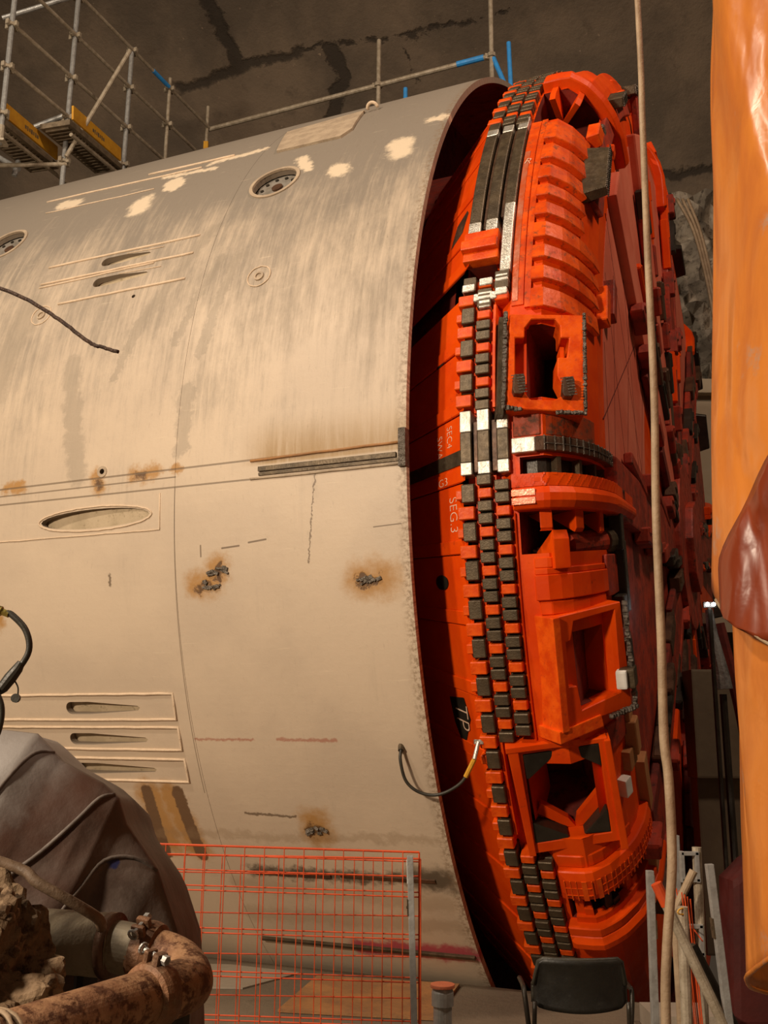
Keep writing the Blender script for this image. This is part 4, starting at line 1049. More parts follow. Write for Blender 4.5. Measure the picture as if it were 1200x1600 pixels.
for k, top in ((-1.13, 13.2), (0, 13.2), (1.22, 11.95), (2.2, 12.1), (3.3, 12.3)):
    q = P2 + E_ * k; z0 = crown_z(q.x, q.y) if k >= 0 else 8.9
    z0 = min(z0, 8.97)
    posts[k] = q
    tube_obj('standard', (q.x, q.y, z0), (q.x, q.y, top), .034 if k < 2 else .028, M['galv'] if k in (-1.13, 0, 1.22) else M['scaf'], scf, so)
    mb = MB(); mb.box(Vector((q.x, q.y, z0 + .02)) - so, (.16, .16, .03)); mb.tube([Vector((q.x, q.y, z0 + .02)) - so, Vector((q.x, q.y, z0 + .25)) - so], .045, 10); mb.build('base_jack', M['scaf'], scf)
def ledger(k0, k1, z0, z1, name='ledger', r=.026):
    a_ = P2 + E_ * k0; b_ = P2 + E_ * k1; return tube_obj(name, (a_.x + .03, a_.y, z0), (b_.x + .03, b_.y, z1), r, M['scaf'], scf, so)
ledger(0, 3.3, 11.9, 11.9); ledger(-1.13, 3.3, 11.26, 11.26); ledger(-1.13, 3.3, 10.59, 10.59); ledger(-1.13, 0, 9.98, 9.98)
for k in (-1.13, 0, 1.22, 2.2):
    for z in (levels if k < 2 else (10.59, 11.26, 11.9)):
        q = P2 + E_ * k
        if (k == 1.22 and z > 12): continue
        mb = MB(); c = Vector((q.x, q.y, z)) - so; mb.tube([c - Vector((0, 0, .02)), c + Vector((0, 0, .02))], .062, 8)
        for a_ in (A_, -A_, E_, -E_): mb.box(c + a_ * .07, (.05, .05, .07), Matrix.Rotation(-TH, 3, 'Z'))
        mb.build('node_coupler', M['scaf'], scf, bevel=.006, seg=1)
tube_obj('diagonal_brace', (-3.55, 11.95, 11.0), (-4.28, 11.9, 9.33), .030, M['scaf'], scf, so)
tube_obj('transom', (-5.35, 11.95, 11.50), (-4.40, 11.95, 11.86), .034, M['galv'], scf, so)
tube_obj('transom', (-4.78, 12, 9.84), (-4.38, 12, 10.02), .036, M['galv'], scf, so)
tube_obj('handrail_tube', (-5.3, 12.1, 9.46), (-4.93, 12.0, 9.2), .034, M['galv'], scf, so)
tube_obj('post_stub', (-4.99, 12, 9.10), (-4.93, 12, 9.45), .036, M['galv'], scf, so)
tube_obj('transom', (-5.3, 11.6, 9.0), (-4.3, 12, 9.28), .03, M['scaf'], scf, so)
for (a_, b_) in (((-4.81, 11.0, 9.44), (-4.52, 12.2, 9.57)), ((-4.14, 11.6, 9.79), (-3.83, 12.8, 9.94))):
    a_, b_ = Vector(a_), Vector(b_); d = (b_ - a_); L = d.length; d.normalize(); up = Vector((0, 0, 1)); sd = d.cross(up).normalized(); up = sd.cross(d)
    R = Matrix((d, sd, up)).transposed(); mb = MB(); mb.box((a_ + b_) / 2 - so, (L, .03, .19), R); tb = mb.build('toe_board', M['yellow'], scf, bevel=.004)
    mb = MB()
    for kx in range(7):
        mb.box((a_ + b_) / 2 - so + d * ((kx - 3) * .045) + sd * .017 - up * .01, (.022 if kx % 3 else .034, .004, .06 if kx % 2 else .045), R)
    mb.build('worn_lettering', M['deck'], tb)
    mb = MB(); c = (a_ + b_) / 2 - so - up * .16 + sd * -.22
    mb.box(c, (L * 1.1, .44, .07), R)
    for kx in range(16): mb.box(c + d * (-L / 2 + L * kx / 15) - up * .045, (.02, .34, .03), R)
    mb.build('deck_plank', M['deck'], scf)
    mb = MB(); mb.tube([a_ - up * .30 - so - sd * .02, b_ - up * .30 - so + d * .5], .026, 8); mb.build('deck_rail', M['scaf'], scf)
blu = P2 + E_ * 1.22; bl2 = P2 + E_ * 2.2
a_ = blu.lerp(bl2, .5); b_ = blu.lerp(bl2, .93)
tube_obj('blue_sleeve', (a_.x + .03, a_.y - .002, 11.9), (b_.x + .03, b_.y - .002, 11.9), .032, M['blue'], scf, so)
mb = MB(); mb.box(Vector((posts[3.3].x, posts[3.3].y, 11.55)) - so, (.075, .075, .14)); mb.build('yellow_band', M['yellow'], scf)

P5 = P2 + E_ * 3.36; gr_o = Vector((P5.x, P5.y, 8.7))
gr = empty('guard_rail', P5 + A_ * 3.1 + Vector((0, 0, 8.7))); go = Vector(gr.location)
tag(gr, 'horizontal scaffold tube guard rail on posts behind the crown of the shield, with blue ends', 'guard rail')
def grp(k, z): return Vector((P5.x, P5.y, z)) + A_ * k
tube_obj('rail', grp(0, 11.9), grp(5.0, 11.9), .040, M['scaf'], gr, go)
for k, t in ((3.14, 12.72), (5.0, 12.90)):
    tube_obj('post', grp(k, 8.7), grp(k, t), .036, M['scaf'], gr, go)
    mb = MB(); c = grp(k, 11.9) - go; mb.tube([c - Vector((0, 0, .03)), c + Vector((0, 0, .03))], .07, 8); mb.box(c + A_ * -.07, (.07, .06, .09)); mb.build('coupler', M['scaf'], gr, bevel=.006)
tube_obj('blue_sleeve', grp(4.45, 11.905), grp(4.88, 11.905), .046, M['blue'], gr, go)
tube_obj('blue_tube', grp(5.03, 11.85), grp(5.35, 10.9), .036, M['blue'], gr, go); tube_obj('blue_tube', grp(5.27, 12.05), grp(5.35, 8.8), .034, M['blue'], gr, go)
tube_obj('blue_post', grp(3.6, 8.8), grp(3.6, 11.72), .034, M['blue'], gr, go)

# ------------------------------------------------------------------ hanging hose on the right
hp = [(1.050, 3.6, 7.5), (1.048, 3.6, 4.823), (1.04, 3.6, 4.246), (1.031, 3.6, 3.649), (1.026, 3.6, 3.064), (1.009, 3.6, 2.613), (1.003, 3.6, 2.14), (.994, 3.6, 1.802), (1.003, 3.6, 1.649), (.999, 3.6, 1.373), (.967, 3.6, 1.107), (.951, 3.6, .869), (.955, 3.6, .3), (.98, 3.62, .02)]
mb = MB(); mb.tube([Vector(p) - Vector(hp[-1]) for p in smooth_path(hp, 5)], [.0115 + .005 * min(1, i / 35) for i in range(len(smooth_path(hp, 5)))], 10)
o = mb.build('hanging_hose', M['rope'], smooth=True, loc=hp[-1]); tag(o, 'long beige hose hanging from the roof to the floor in front of the cutterhead', 'hose')

# ------------------------------------------------------------------ ventilation duct (orange vinyl)
dx, dy = 1.56, 2.95
duct = empty('ventilation_duct', (dx, dy, 0)); tag(duct, 'big orange vinyl duct hanging down the right edge, torn diagonally with an open lower end', 'duct')
def wr(th, z): return .006 * sin(th * 7 + z * 2.3) + .007 * sin(th * 3 - z * 3.1) + .004 * sin(th * 13 + z * 7)
# left edge of the upper sheet is at azimuth pi (towards -x)
mb = MB(); nth, nz = 90, 60
def zlow(th):       # torn lower hem: rises to the left edge then falls round the front
    f = (th - pi) / (pi / 2)      # 0 left, 1 front (towards camera)
    if f < 0: return 2.17 + .5 * min(1, -f)
    return 2.17 - .49 * f
def upper(i, j):
    th = pi * .55 + 1.25 * pi * i / nth; z = zlow(th) + (5.6 - zlow(th)) * (j / nz) ** 1.0
    r = .545 + wr(th, z)
    return (r * cos(th) + .062 * (z - 2.2), r * sin(th), z)
mb.grid(upper, nth, nz)
o = mb.build('upper_sheet', M['duct'], duct, smooth=True, recalc=False); so_ = o.modifiers.new('t', 'SOLIDIFY'); so_.thickness = .004
# dark fold lying over the sheet
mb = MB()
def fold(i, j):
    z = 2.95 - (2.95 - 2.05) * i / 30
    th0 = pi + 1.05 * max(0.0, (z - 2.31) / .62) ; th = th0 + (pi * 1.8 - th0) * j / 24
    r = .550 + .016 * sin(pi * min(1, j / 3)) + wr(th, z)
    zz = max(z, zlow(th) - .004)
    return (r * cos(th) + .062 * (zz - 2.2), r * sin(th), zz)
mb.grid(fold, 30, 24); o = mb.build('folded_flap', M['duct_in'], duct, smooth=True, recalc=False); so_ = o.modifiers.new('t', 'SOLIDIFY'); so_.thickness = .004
mb = MB(); mb.tube([Vector(upper(i, 0)) * 1.0 for i in range(30, 88)], .006, 6); mb.build('hem_rope', M['rope'], duct, smooth=True)
mb = MB()
def lower(i, j):
    th = 2 * pi * i / 80; sn = sin(th)
    bot = 1.18 + (.32 * (-sn) ** 1.3 if sn < 0 else -.20 * sn)
    z = bot + (2.6 - bot) * j / 40
    r = .50 + wr(th, z)
    return (r * cos(th) - .03 + .046 * (z - 1.19), r * sin(th), z)
mb.grid(lower, 80, 40); o = mb.build('lower_tube', M['duct'], duct, smooth=True, recalc=False); so_ = o.modifiers.new('t', 'SOLIDIFY'); so_.thickness = .004
mb = MB(); mb.tube([Vector(lower(i, 0)) for i in range(0, 81)], .007, 6); mb.build('hem_ring', M['duct'], duct, smooth=True)

# ------------------------------------------------------------------ orange mesh fences
def mesh_panel(name, x0, y0, x1, y1, z0, z1, dxs, rows_, label, tilt=0, par=None):
    o0 = Vector((x0, y0, 0)); mb = MB(); d = Vector((x1 - x0, y1 - y0, 0)); L = d.length; d.normalize()
    t = empty(name, o0); tag(t, label, 'fence panel', 'orange mesh fence panels')
    x = 0
    while x <= L + 1e-6:
        mb.tube([d * x + Vector((0, 0, z0 + tilt * x)), d * x + Vector((0, -.012, z1 + tilt * x))], .0026, 5); x += dxs
    for z in rows_: mb.tube([Vector((0, 0, z)), d * L + Vector((0, 0, z + tilt * L))], .0036, 5)
    mb.build('wire_mesh', M['mesh_orange'], t)
    mb = MB(); mb.tube([Vector((0, 0, z1)), d * L + Vector((0, 0, z1 + tilt * L))], .006, 6); mb.tube([d * L + Vector((0, 0, z0)), d * L + Vector((0, 0, z1 + tilt * L))], .005, 6)
    mb.tube([Vector((0, 0, z0)), Vector((0, 0, z1))], .005, 6); mb.tube([Vector((0, 0, z0)), d * L + Vector((0, 0, z0 + tilt * L))], .005, 6); mb.build('border_wire', M['mesh_orange'], t)
    # feet hooks
    mb = MB()
    for x in (0, L): mb.tube([d * x + Vector((0, 0, z0 + tilt * x)), d * x + Vector((0, 0, 0))], .006, 6)
    mb.build('support_wire', M['mesh_orange'], t)
    return t
mesh_panel('mesh_fence', -1.95, 5.2, .189, 5.2, .06, 1.285, .098, [.10 + .195 * i + e for i in range(6) for e in (0, .022)] + [1.24, 1.17], 'front orange wire mesh panel before the cream shield, slightly the taller one', -.022)
mesh_panel('mesh_fence', -2.0, 5.44, .205, 5.46, .06, 1.20, .098, [.14 + .195 * i for i in range(6)], 'second orange wire mesh panel just behind the front one, slightly lower', -.010)
def steel_post(name, base, top, w_, label, grp_=None, sticker=True):
    base, top = Vector(base), Vector(top); t = empty(name, base); tag(t, label, 'post', grp_)
    d = (top - base); L = d.length; q = d.to_track_quat('Z', 'Y').to_matrix()
    mb = MB(); mb.box(q @ Vector((0, 0, L / 2)), (w_, .03, L), q); mb.build('post_tube', M['galv'], t, bevel=.003)
    mb = MB(); mb.box(q @ Vector((0, -.017, L - .24)), (w_ * 1.05, .006, .075), q); mb.box(q @ Vector((0, -.021, L - .24)), (.012, .006, .012), q); mb.build('slide_clip', M['steel_dark'], t)
    if sticker:
        mb = MB(); mb.box(q @ Vector((0, -.0165, L - .075)), (w_ * .8, .002, .11), q); s_ = mb.build('label_sticker', M['sticker'], t)
        mb = MB(); mb.box(q @ Vector((0, -.0180, L - .075)), (.005, .002, .05), q); mb.box(q @ Vector((-.003, -.0180, L - .052)), (.012, .002, .005), q @ Matrix.Rotation(.6, 3, 'Y')); mb.box(q @ Vector((.003, -.0180, L - .118)), (w_ * .4, .002, .006), q); mb.build('arrow_mark', M['steel_black'], s_)
    mb = MB(); mb.box(Vector((0, 0, .01)), (.14, .14, .02)); mb.build('base_plate', M['galv'], t)
    return t
steel_post('barrier_post', (.178, 5.16, 0), (.142, 5.16, 1.227), .036, 'galvanised barrier post at the right end of the orange mesh fence', 'barrier posts')
steel_post('barrier_post', (1.160, 4.6, 0), (1.177, 4.6, 1.233), .034, 'galvanised barrier post just right of the black chair, left of the hanging hose', 'barrier posts')
steel_post('barrier_post', (1.385, 5.0, 0), (1.410, 5.0, 1.347), .036, 'tallest galvanised barrier post, just right of the hanging hose', 'barrier posts', False)
steel_post('barrier_post', (1.400, 4.2, 0), (1.314, 4.2, 1.307), .030, 'leaning galvanised barrier post nearest the orange duct', 'barrier posts', False)
# red wire panel seen edge on
mb = MB(); ro = Vector((1.30, 4.3, 0))
for i in range(7): mb.tube([Vector((.01 + .014 * i, .06 * i, .02)), Vector((-.04 + .006 * i, .06 * i, 1.16 - .0 * i))], .003, 5)
for z in (.2, .4, .6, .8, 1.0): mb.tube([Vector((.0, 0, z)), Vector((.06, .36, z))], .003, 5)
o = mb.build('mesh_fence', M['mesh_orange'], loc=ro); tag(o, 'red wire mesh panel seen edge-on beside the leaning post', 'fence panel')

# scaffold tubes beside the barrier
def prop(name, pts, r, mat, label, cat='tube', cap=None):
    o0 = Vector(pts[-1]); t = empty(name, o0); tag(t, label, cat)
    mb = MB(); mb.tube([Vector(p) - o0 for p in pts], r, 12); mb.build('tube', mat, t, smooth=False); return t, o0
t, o0 = prop('frame_leg', [(1.395, 4.62, 1.33), (1.372, 4.62, 0)], .021, M['scaf'], 'upright beige scaffold tube with a bolted bracket, right of the posts')
for z in (1.25, .95):
    mb = MB(); c = Vector((1.355, 4.60, z)) - o0
    for q, d in (((-.035, 0, 0), (.018, .03, .13)), ((.03, 0, 0), (.018, .03, .13)), ((0, 0, .055), (.08, .03, .016)), ((0, 0, -.055), (.08, .03, .016))): mb.box(c + Vector(q), d)
    mb.build('bracket', M['galv'], t, bevel=.003)
t, o0 = prop('frame_leg', [(1.255, 4.4, 1.115), (1.236, 4.4, 0)], .024, M['scaf'], 'thick beige tube standing behind the diagonal prop, topped with a yellow tie')
mb = MB(); c = Vector((1.250, 4.39, 1.10)) - o0; mb.tube([c + Vector((.028 * cos(a), -.012 + .02 * cos(a), .012 * sin(a))) for a in arcs(0, 2 * pi, 14)], .0032, 5); mb.build('yellow_tie', M['yellow'], t)
t, o0 = prop('diagonal_prop', [(1.10, 4.2, 1.228), (1.331, 4.2, .719), (1.61, 4.2, .02)], .021, M['scaf'], 'beige tube leaning diagonally with a bright orange painted tip')
mb = MB(); mb.tube([Vector((1.098, 4.2, 1.232)) - o0, Vector((1.135, 4.2, 1.150)) - o0], .0225, 12); mb.build('painted_tip', M['mesh_orange'], t)
t, o0 = prop('dark_prop', [(1.255, 4.3, .985), (1.435, 4.3, .62), (1.70, 4.3, .02)], .023, M['steel_black'], 'black tube leaning parallel to the beige prop, beside the duct')
t, o0 = prop('brace_tube', [(1.34, 4.5, 1.245), (1.255, 4.52, 1.08), (1.27, 4.55, .02)], .018, M['rope'], 'short muddy brace between the bracket and the tied tube')
mb = MB(); mb.box((0, 0, .06), (.5, .35, .12)); o = mb.build('concrete_block', M['floor2'], loc=(1.95, 6.9, 0)); tag(o, 'pale concrete block on the floor behind the scaffold tubes', 'block')

# ------------------------------------------------------------------ chair seen from behind
ch = empty('stacking_chair', (.86, 4.75, 0)); tag(ch, 'black plastic stacking chair seen from behind in front of the cutterhead', 'chair')
mb = MB(); n1, n2 = 20, 10
def back_outline(u):     # u -1..1, returns half height shrink at rounded corners
    return max(0, 1 - max(0, (abs(u) - .80) / .20) ** 2.2)
def bk(i, j, off):
    u = -1 + 2 * i / n1; v = -1 + 2 * j / n2
    c = back_outline(u) ** .5
    x = .198 * u; z = .762 + (.108 * c * v if v > 0 else (.092 * (.82 + .18 * c) * v + .018 * (u * u - 1)))
    y = -.16 + .045 * (1 - u * u) * 0 + .05 * (u * u) - .015 * v * v + off
    return (x, y + (z - .76) * -.18, z)
n = (n1 + 1) * (n2 + 1)
mb.grid(lambda i, j: bk(i, j, 0), n1, n2); mb.grid(lambda i, j: bk(i, j, .035), n1, n2)
for i in range(n1):
    for j in (0, n2): mb.quad(i * (n2 + 1) + j, (i + 1) * (n2 + 1) + j, n + (i + 1) * (n2 + 1) + j, n + i * (n2 + 1) + j)
for j in range(n2):
    for i in (0, n1): mb.quad(i * (n2 + 1) + j, i * (n2 + 1) + j + 1, n + i * (n2 + 1) + j + 1, n + i * (n2 + 1) + j)
mb.build('backrest', M['chair_black'], ch, smooth=True)
mb = MB(); edge = [Vector(bk(i, n2, .012)) for i in range(n1 + 1)]
mb.tube([Vector(bk(0, 0, .012))] + [Vector(bk(0, j, .012)) for j in range(2, n2, 2)] + edge + [Vector(bk(n1, j, .012)) for j in range(n2 - 2, 0, -2)] + [Vector(bk(n1, 0, .012))], .010, 8); mb.build('backrest_rim', M['rubber'], ch, smooth=True)
mb = MB(); mb.box((0, .08, .445), (.43, .42, .045)); mb.build('seat', M['chair_black'], ch, bevel=.018, seg=3)
for sx in (-1, 1):
    mb = MB(); mb.tube(smooth_path([(sx * .20, -.15, .70), (sx * .205, -.13, .46), (sx * .215, -.19, .02)], 5), .010, 8); mb.build('leg', M['steel_black'], ch, smooth=True)
    mb = MB(); mb.tube(smooth_path([(sx * .205, -.13, .46), (sx * .205, .26, .44), (sx * .225, .28, .02)], 5), .010, 8); mb.build('leg', M['steel_black'], ch, smooth=True)
for sx in (-1, 1):
    mb = MB(); mb.tube(smooth_path([(sx * .205, -.10, .46), (sx * .232, -.08, .70), (sx * .232, -.02, .735), (sx * .228, .12, .735)], 5), .011, 8); mb.build('arm_tube', M['steel_black'], ch, smooth=True)

# ------------------------------------------------------------------ capped pipe stub
bo = empty('capped_pipe', (.285, 4.9, 0)); tag(bo, 'short galvanised pipe with an orange flat cap standing right of the mesh fence post', 'pipe')
mb = MB(); mb.tube([(0, 0, 0), (0, 0, .62)], .042, 20); mb.build('pipe_body', M['galv'], bo, smooth=False)
mb = MB(); mb.tube([(0, 0, .61), (0, 0, .665), (0, 0, .685)], [.050, .050, .044], 20); mb.build('pipe_collar', M['galv'], bo)
mb = MB(); mb.tube([(0, 0, .685), (0, 0, .700)], .056, 24); mb.build('cap', M['clay'] if 'clay' in M else paint('terracotta_cap', (.66, .20, .09), (.55, .15, .07), .6, 0, 6, None), bo, bevel=.004)

# plywood sheet on the floor
mb = MB(); mb.add([(-.48, 8.21, .004), (.59, 7.98, .004), (.35, 7.05, .004), (-.68, 7.22, .004), (-.48, 8.21, .024), (.59, 7.98, .024), (.35, 7.05, .024), (-.68, 7.22, .024)], [(4, 5, 6, 7), (3, 2, 1, 0), (0, 1, 5, 4), (1, 2, 6, 5), (2, 3, 7, 6), (3, 0, 4, 7)])
o = mb.build('plywood_sheet', M['ply']); tag(o, 'rusty brown plywood sheet lying on the floor behind the mesh fence', 'board')
mb = MB(); mb.box((-2.35, 7.6, .016), (1.7, .7, .024)); o = mb.build('plywood_sheet', M['ply']); tag(o, 'second brown board on the floor further left behind the mesh', 'board')

# ------------------------------------------------------------------ foreground pipes
pp = empty('slurry_pipe', (-.75, 2.62, 0)); po = Vector((-.75, 2.62, 0)); tag(pp, 'grey pipe clamped to a rusty elbow and rusty pipe, lower left foreground', 'pipe')
def ptube(name, pts, r, mat, n=40):
    mb = MB(); mb.tube([Vector(p) - po for p in pts], r, n); o = mb.build(name, mat, pp, smooth=not isinstance(r, list)); return o
A0 = Vector((-1.25, 2.78, 1.290)); A1 = Vector((-.66, 2.62, 1.283)); A2 = Vector((-.575, 2.60, 1.272)); 
ptube('grey_pipe', [A0, A1], .074, M['pipe_grey']); ptube('pipe_neck', [A1, A1 + Vector((.004, 0, 0)), A2], [.072, .060, .060], M['pipe_grey'])
ptube('shrink_ring', [A1 - Vector((.010, -.002, 0)), A1 + Vector((.012, -.003, 0))], .0765, M['steel_brown'])
EL = smooth_path([A2 + Vector((-.02, .005, .002)), Vector((-.535, 2.588, 1.266)), Vector((-.478, 2.55, 1.252)), Vector((-.445, 2.48, 1.232)), Vector((-.462, 2.41, 1.232)), Vector((-.51, 2.36, 1.226))], 6)
ptube('elbow', EL, .060, M['pipe_rust'])
B0 = Vector((-.50, 2.37, 1.229)); B1 = Vector((-.83, 1.78, 1.222))
d = (B1 - B0).normalized()
ptube('rusty_pipe', [B0, B0 + d * .05, B1], [.058, .057, .057], M['pipe_rust'])
def clamp(name, c, ax, r, bolt_dir):
    c = Vector(c); ax = Vector(ax).normalized(); mb = MB()
    P = [c - ax * .030, c - ax * .024, c - ax * .008, c + ax * .008, c + ax * .024, c + ax * .030]
    mb.tube([q - po for q in P], [r * .98, r * 1.14, r * 1.22, r * 1.22, r * 1.14, r * .98], 28)
    o = mb.build(name, M['clamp'], pp)
    b = Vector(bolt_dir).normalized(); q = c + b * r * 1.20 - po; sd = ax.cross(b).normalized()
    R = Matrix((ax, sd, b)).transposed()
    mb = MB(); mb.box(q, (.034, .018, .045), R); mb.box(q + sd * .028, (.034, .014, .040), R); mb.build('clamp_lug', M['clamp'], o, bevel=.008)
    mb = MB(); mb.tube([q - sd * .022 + b * .012, q + sd * .050 + b * .012], .006, 8); mb.tube([q - sd * .022 + b * .012, q - sd * .010 + b * .012], .011, 6); mb.build('clamp_bolt', M['galv'], o)
    mb = MB(); mb.tube([q + sd * .052 + b * (.012 + .011 * sin(a)) + ax * .011 * cos(a) for a in arcs(0, 2 * pi, 12)], .0035, 6, cap=False); mb.build('ring_nut', M['galv'], o)
    return o
clamp('pipe_clamp', A2 + Vector((.012, -.003, -.001)), A2 - A1, .061, (-.1, -.45, 1))
clamp('pipe_clamp', B0 + d * .0, d, .060, (.2, -.2, 1))
mb = MB(); w0 = B0 + d * .42 - po
for kx in range(3):
    c = w0 + d * .015 * kx; u_ = d.cross(Vector((0, 0, 1))).normalized(); v_ = u_.cross(d)
    mb.tube([c + (u_ * cos(a) + v_ * sin(a)) * .063 + d * .012 * sin(a * 2 + kx) for a in arcs(0, 2 * pi, 24)], .006, 6)
mb.build('rope_lashing', M['rope'], pp, smooth=True)
# trestle that carries the pipes (below the frame)
mb = MB()
for x, y in ((-1.1, 2.74), (-.72, 2.64)):
    mb.tube([Vector((x, y, .0)) - po, Vector((x, y, 1.215)) - po], .03, 10)
mb.tube([Vector((-.70, 2.02, 0)) - po, Vector((-.70, 2.02, 1.14)) - po], .03, 10); mb.tube([Vector((-.46, 2.47, 0)) - po, Vector((-.46, 2.47, 1.18)) - po], .03, 10)
mb.build('trestle_leg', M['steel_black'], pp)

# mud and rock heap on the far left
mb = MB(); random.seed(5)
MC = Vector((-1.01, 2.40, 1.10))
def mud_pt(d):
    d = d.normalized(); q = d * 1.9
    k = 1 + .24 * noise.noise(q * 1.6 + Vector((3, 1, 2))) + .13 * noise.noise(q * 3.3) + .06 * noise.noise(q * 8) + .02 * noise.noise(q * 19)
    p = Vector((d.x * .30 * k, d.y * .15 * k, d.z * .36 * k))
    if d.z < 0: p.z = d.z * 1.09; p.x *= 1 - .1 * d.z; p.y *= 1 - .3 * d.z
    return MC + p
bm_ = bmesh.new(); bmesh.ops.create_icosphere(bm_, subdivisions=6, radius=1.0)
for v in bm_.verts: v.co = mud_pt(v.co)
me = bpy.data.meshes.new('mud_heap'); bm_.to_mesh(me); bm_.free(); me.materials.append(M['mud'])
o = bpy.data.objects.new('mud_heap', me); COL.objects.link(o); tag(o, 'lumpy brown clay heap at the lower left edge beside the grey pipe', 'mud')
for i in range(26):
    r = random.uniform(.010, .026)
    bm_ = bmesh.new(); bmesh.ops.create_icosphere(bm_, subdivisions=2, radius=r)
    for v in bm_.verts: v.co *= random.uniform(.82, 1.15)
    me = bpy.data.meshes.new('mud_clod'); bm_.to_mesh(me); bm_.free(); me.materials.append(M['mud'])
    q = bpy.data.objects.new('mud_clod', me); COL.objects.link(q); q.parent = o
    q.location = mud_pt(Vector((random.uniform(.3, 1), random.uniform(-1, -.2), random.uniform(-.05, .9))))

# ------------------------------------------------------------------ canvas cover behind the pipes
sil = [(-1.9, 1.80), (-1.16, 1.795), (-1.063, 1.785), (-.979, 1.705), (-.849, 1.640), (-.800, 1.60), (-.773, 1.525), (-.669, 1.390), (-.604, 1.224), (-.575, .90), (-.56, .4), (-.55, 0.01)]
def sil_at(k):
    f = k * (len(sil) - 1); i = min(int(f), len(sil) - 2); g = f - i
    return (sil[i][0] + (sil[i + 1][0] - sil[i][0]) * g, sil[i][1] + (sil[i + 1][1] - sil[i][1]) * g)
NU, NV = 110, 60
def cv(i, j):
    k = i / NU; x, z = sil_at(k); v = j / NV            # v: 0 crest, 1 forward foot
    th = v * pi / 2
    # fold ridges run down-left from the crest
    a = x * 1.0 + z * .6 + v * .55
    f = .075 * abs(sin(a * 6.0)) ** 1.4 + .022 * sin(a * 17 + v * 3) + .012 * sin(v * 21 + k * 30) + .03 * noise.noise(Vector((x * 6, z * 6, v * 4)))
    xx = x - .75 * (1 - cos(th)) * (.35 + .65 * k) - .10 * v * k
    yy = 3.15 - .42 * sin(th) * (.6 + .4 * cos(k * 3)) - f * (sin(th) * .9 + .1)
    zz = z * (1 - .96 * v ** 1.6) if k < .98 else z * (1 - v)
    return (xx, yy, max(zz, .005))
cvr = empty('canvas_cover', (-.95, 3.1, 0)); cvo = Vector((-.95, 3.1, 0)); tag(cvr, 'grimy grey-brown canvas sheet draped over equipment behind the pipes, lower left', 'tarpaulin')
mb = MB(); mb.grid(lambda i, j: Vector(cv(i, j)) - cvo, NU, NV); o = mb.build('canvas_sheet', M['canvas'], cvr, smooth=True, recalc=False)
so_ = o.modifiers.new('t', 'SOLIDIFY'); so_.thickness = .006
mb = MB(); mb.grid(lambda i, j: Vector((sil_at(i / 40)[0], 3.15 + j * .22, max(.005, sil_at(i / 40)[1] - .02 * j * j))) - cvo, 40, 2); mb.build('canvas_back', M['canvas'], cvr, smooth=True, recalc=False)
M['hem'] = paint('canvas_hem', (.17, .14, .12), (.11, .085, .07), .6, 0, 9, (.08, .06, .05), .55, .75, .2)
for i0, i1 in ((27, 6), (48, 22), (70, 40)):
    mb = MB(); P = []
    for q in range(25):
        f = q / 24; i = i0 + (i1 - i0) * f; j = f * 34
        p = Vector(cv(int(i), int(j))) - cvo + Vector((0, -.008, .004)); P.append(p)
    mb.tube(smooth_path(P[::4], 4), .0065, 6); mb.build('seam_welt', M['hem'], cvr, smooth=True)

# cable with quick coupling at the left edge
co = Vector((-1.003, 2.6, 2.1))
cb = empty('coupled_cable', co); tag(cb, 'dark cable with a rubber coupling and brass end curling down the left edge', 'cable')
c1 = smooth_path([(-.985, 2.6, 2.096), (-.968, 2.6, 2.089), (-.931, 2.6, 2.051), (-.918, 2.6, 1.998), (-.946, 2.6, 1.943), (-.983, 2.6, 1.894), (-1.02, 2.6, 1.86), (-1.03, 2.6, 1.83)], 6)
mb = MB(); mb.tube([p - co for p in c1], .0085, 8); mb.build('cable_upper', M['rubber'], cb, smooth=True)
c2 = smooth_path([(-1.03, 2.6, 1.92), (-.99, 2.58, 1.895), (-.968, 2.58, 1.85), (-.972, 2.58, 1.79), (-1.0, 2.58, 1.72), (-.985, 2.5, 1.5), (-.95, 2.45, 1.3), (-.94, 2.45, 1.0), (-.94, 2.45, .3), (-.94, 2.45, .02)], 6)
mb = MB(); mb.tube([p - co for p in c2], .0085, 8); mb.build('cable_lower', M['rubber'], cb, smooth=True)
mb = MB(); mb.tube([Vector((-.935, 2.6, 1.968)) - co, Vector((-.943, 2.6, 1.952)) - co, Vector((-.960, 2.6, 1.928)) - co, Vector((-.978, 2.6, 1.902)) - co, Vector((-.988, 2.6, 1.89)) - co], [.010, .014, .0165, .015, .009], 12); mb.build('rubber_coupling', M['rubber'], cb)
mb = MB(); mb.tube([Vector((-1.06, 2.6, 2.115)) - co, Vector((-.998, 2.6, 2.10)) - co], .013, 8); mb.tube([Vector((-1.0, 2.6, 2.10)) - co, Vector((-.978, 2.6, 2.092)) - co], .010, 6); mb.build('brass_end', M['brass'], cb)
mb = MB(); mb.tube([p - co for p in smooth_path([(-.950, 2.6, 1.925), (-.938, 2.6, 1.905), (-.936, 2.6, 1.885)], 5)], .0022, 5); mb.tube([Vector((-.941, 2.595, 1.877)) - co, Vector((-.941, 2.605, 1.877)) - co], .0115, 12); mb.build('dust_cap', M['rubber'], cb)
mb = MB(); wp = smooth_path([(-1.9, 3.5, 3.60), (-1.466, 3.5, 3.442), (-1.314, 3.5, 3.37), (-1.211, 3.5, 3.30), (-1.109, 3.5, 3.224), (-1.06, 3.5, 3.205), (-.999, 3.5, 3.187)], 8)
mb.tube([p + Vector((0, random.uniform(-.002, .002), random.uniform(-.002, .002))) for p in wp], .0075, 8)
o = mb.build('stiff_wire_rope', M['wire'], smooth=True); tag(o, 'stiff dark wire rope poking in from the left edge in front of the shield', 'rope')
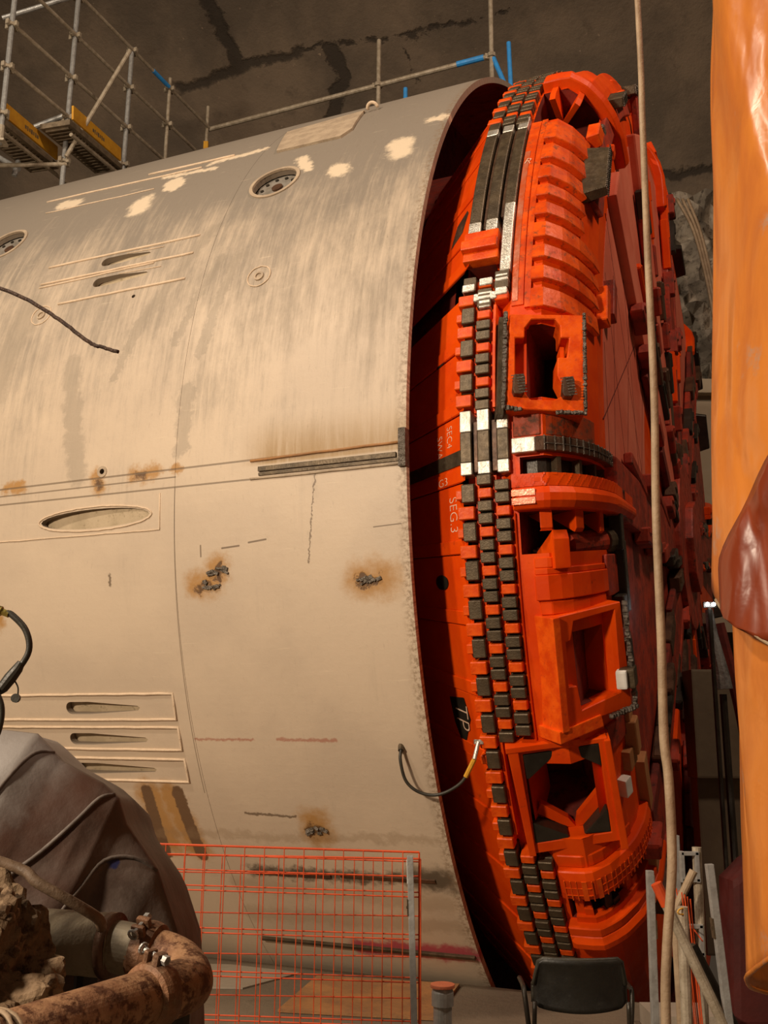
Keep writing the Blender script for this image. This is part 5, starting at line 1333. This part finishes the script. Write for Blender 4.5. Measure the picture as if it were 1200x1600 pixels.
st = [(-1.3, 2.42, 1.60), (-.871, 2.42, 1.497), (-.78, 2.40, 1.456), (-.70, 2.42, 1.41), (-.655, 2.46, 1.372), (-.655, 2.5, 1.345)]
mb = MB(); mb.tube(smooth_path(st, 6), .0125, 10)
o = mb.build('mud_hose', M['mud_hose'], smooth=True); tag(o, 'brown muddy hose running down across the canvas onto the grey pipe', 'hose')
for k, (x, z, r) in enumerate(((-1.09, 1.7, .010), (-1.05, 1.62, .007))):
    mb = MB(); P = smooth_path([(x, 2.36, 1.85), (x + .012, 2.36, z), (x + .03, 2.34, 1.5), (x + .17, 2.26, 1.38), (x + .27, 2.2, 1.25), (x + .3, 2.2, .02)], 6); mb.tube(P, r, 8)
    o = mb.build('muddy_cable', M['rubber'], smooth=True); tag(o, ('thicker' if k == 0 else 'thinner') + ' muddy cable hanging over the clay heap at the left edge', 'cable')

# ------------------------------------------------------------------ background lamp, sleeve and cables
lo = Vector((2.631, 8.0, 2.866))
lm = empty('work_lamp', (2.64, 8.02, 0)); l0 = Vector((2.64, 8.02, 0)); tag(lm, 'small work lamp with two bright white bulbs beside the orange duct', 'lamp')
for dx_ in (-.022, .026):
    bm_ = bmesh.new(); bmesh.ops.create_uvsphere(bm_, u_segments=12, v_segments=8, radius=.016); me = bpy.data.meshes.new('bulb'); bm_.to_mesh(me); bm_.free(); me.materials.append(M['glow'])
    q = bpy.data.objects.new('bulb', me); COL.objects.link(q); q.parent = lm; q.location = lo - l0 + Vector((dx_, -.03, 0))
mb = MB(); mb.tube([(0, 0, 0), (0, 0, 2.84)], .018, 10); mb.box((0, 0, 2.868), (.10, .03, .045)); mb.build('lamp_pole', M['steel_black'], lm)
mb = MB(); pr = [(2.66, 8.1, 2.84), (2.68, 8.1, 2.6), (2.72, 8.1, 2.35), (2.73, 8.1, 2.2)]
mb.tube(smooth_path(pr, 6), [.03 + .05 * i / 18 for i in range(19)], 12); o = mb.build('wrapped_sleeve', M['grey_wrap']); 
o2 = M['silverwrap'] = paint('silver_wrap', (.36, .36, .34), (.14, .13, .12), .3, .4, 9, (.6, .6, .58), .62, .72, 1.0, 14); o.data.materials[0] = o2
tag(o, 'crinkled silver wrapped pipe hanging below the work lamp', 'pipe')
mb = MB(); mb.tube([(2.73, 8.1, 2.16), (2.74, 8.1, 0)], .03, 8); o = mb.build('pipe_stand', M['steel_black']); tag(o, 'dark stand under the crinkled silver pipe', 'stand')
mb = MB(); mb.box((3.05, 9.2, 1.95), (.55, .3, .95)); mb.box((3.05, 9.25, .75), (.5, .2, 1.5)); o = mb.build('control_cabinet', M['grey_wrap'], bevel=.02); tag(o, 'dull brown-grey cabinet standing in the gap between cutterhead and duct', 'cabinet')
mb = MB(); mb.tube(smooth_path([(3.1, 8.3, .02), (3.02, 8.3, 1.0), (2.95, 8.3, 1.9), (2.80, 8.3, 2.75)], 6), .05, 8); o = mb.build('leaning_beam', M['orange_dark']); tag(o, 'dark red beam leaning behind the orange duct', 'beam')
mb = MB(); mb.prism([(0, 0), (.55, 0), (.42, .7), (.22, 1.05), (.05, .9)], lambda u, v, h: Vector((2.25 + u, 6.9 + h, v)), 0, .3); o = mb.build('red_sheet', M['red_cloth'], bevel=.05); tag(o, 'dark red sheet heaped beyond the leaning post, left of the duct', 'sheet')
for k in range(3):
    mb = MB(); mb.tube(smooth_path([(5.35 + .1 * k, 16.6, 11.55), (5.62 + .06 * k, 16.6, 10.9), (5.80 + .05 * k, 16.6, 9.9), (5.95 + .05 * k, 16.6, 8.6), (6.1 + .05 * k, 16.6, 7.9)], 6), .03, 6)
    o = mb.build('wall_cable', M['rope'], smooth=True); tag(o, ('left', 'middle', 'right')[k] + ' of three pale cables curving down the concrete wall right of the cutterhead', 'cable', 'cables on the right wall')
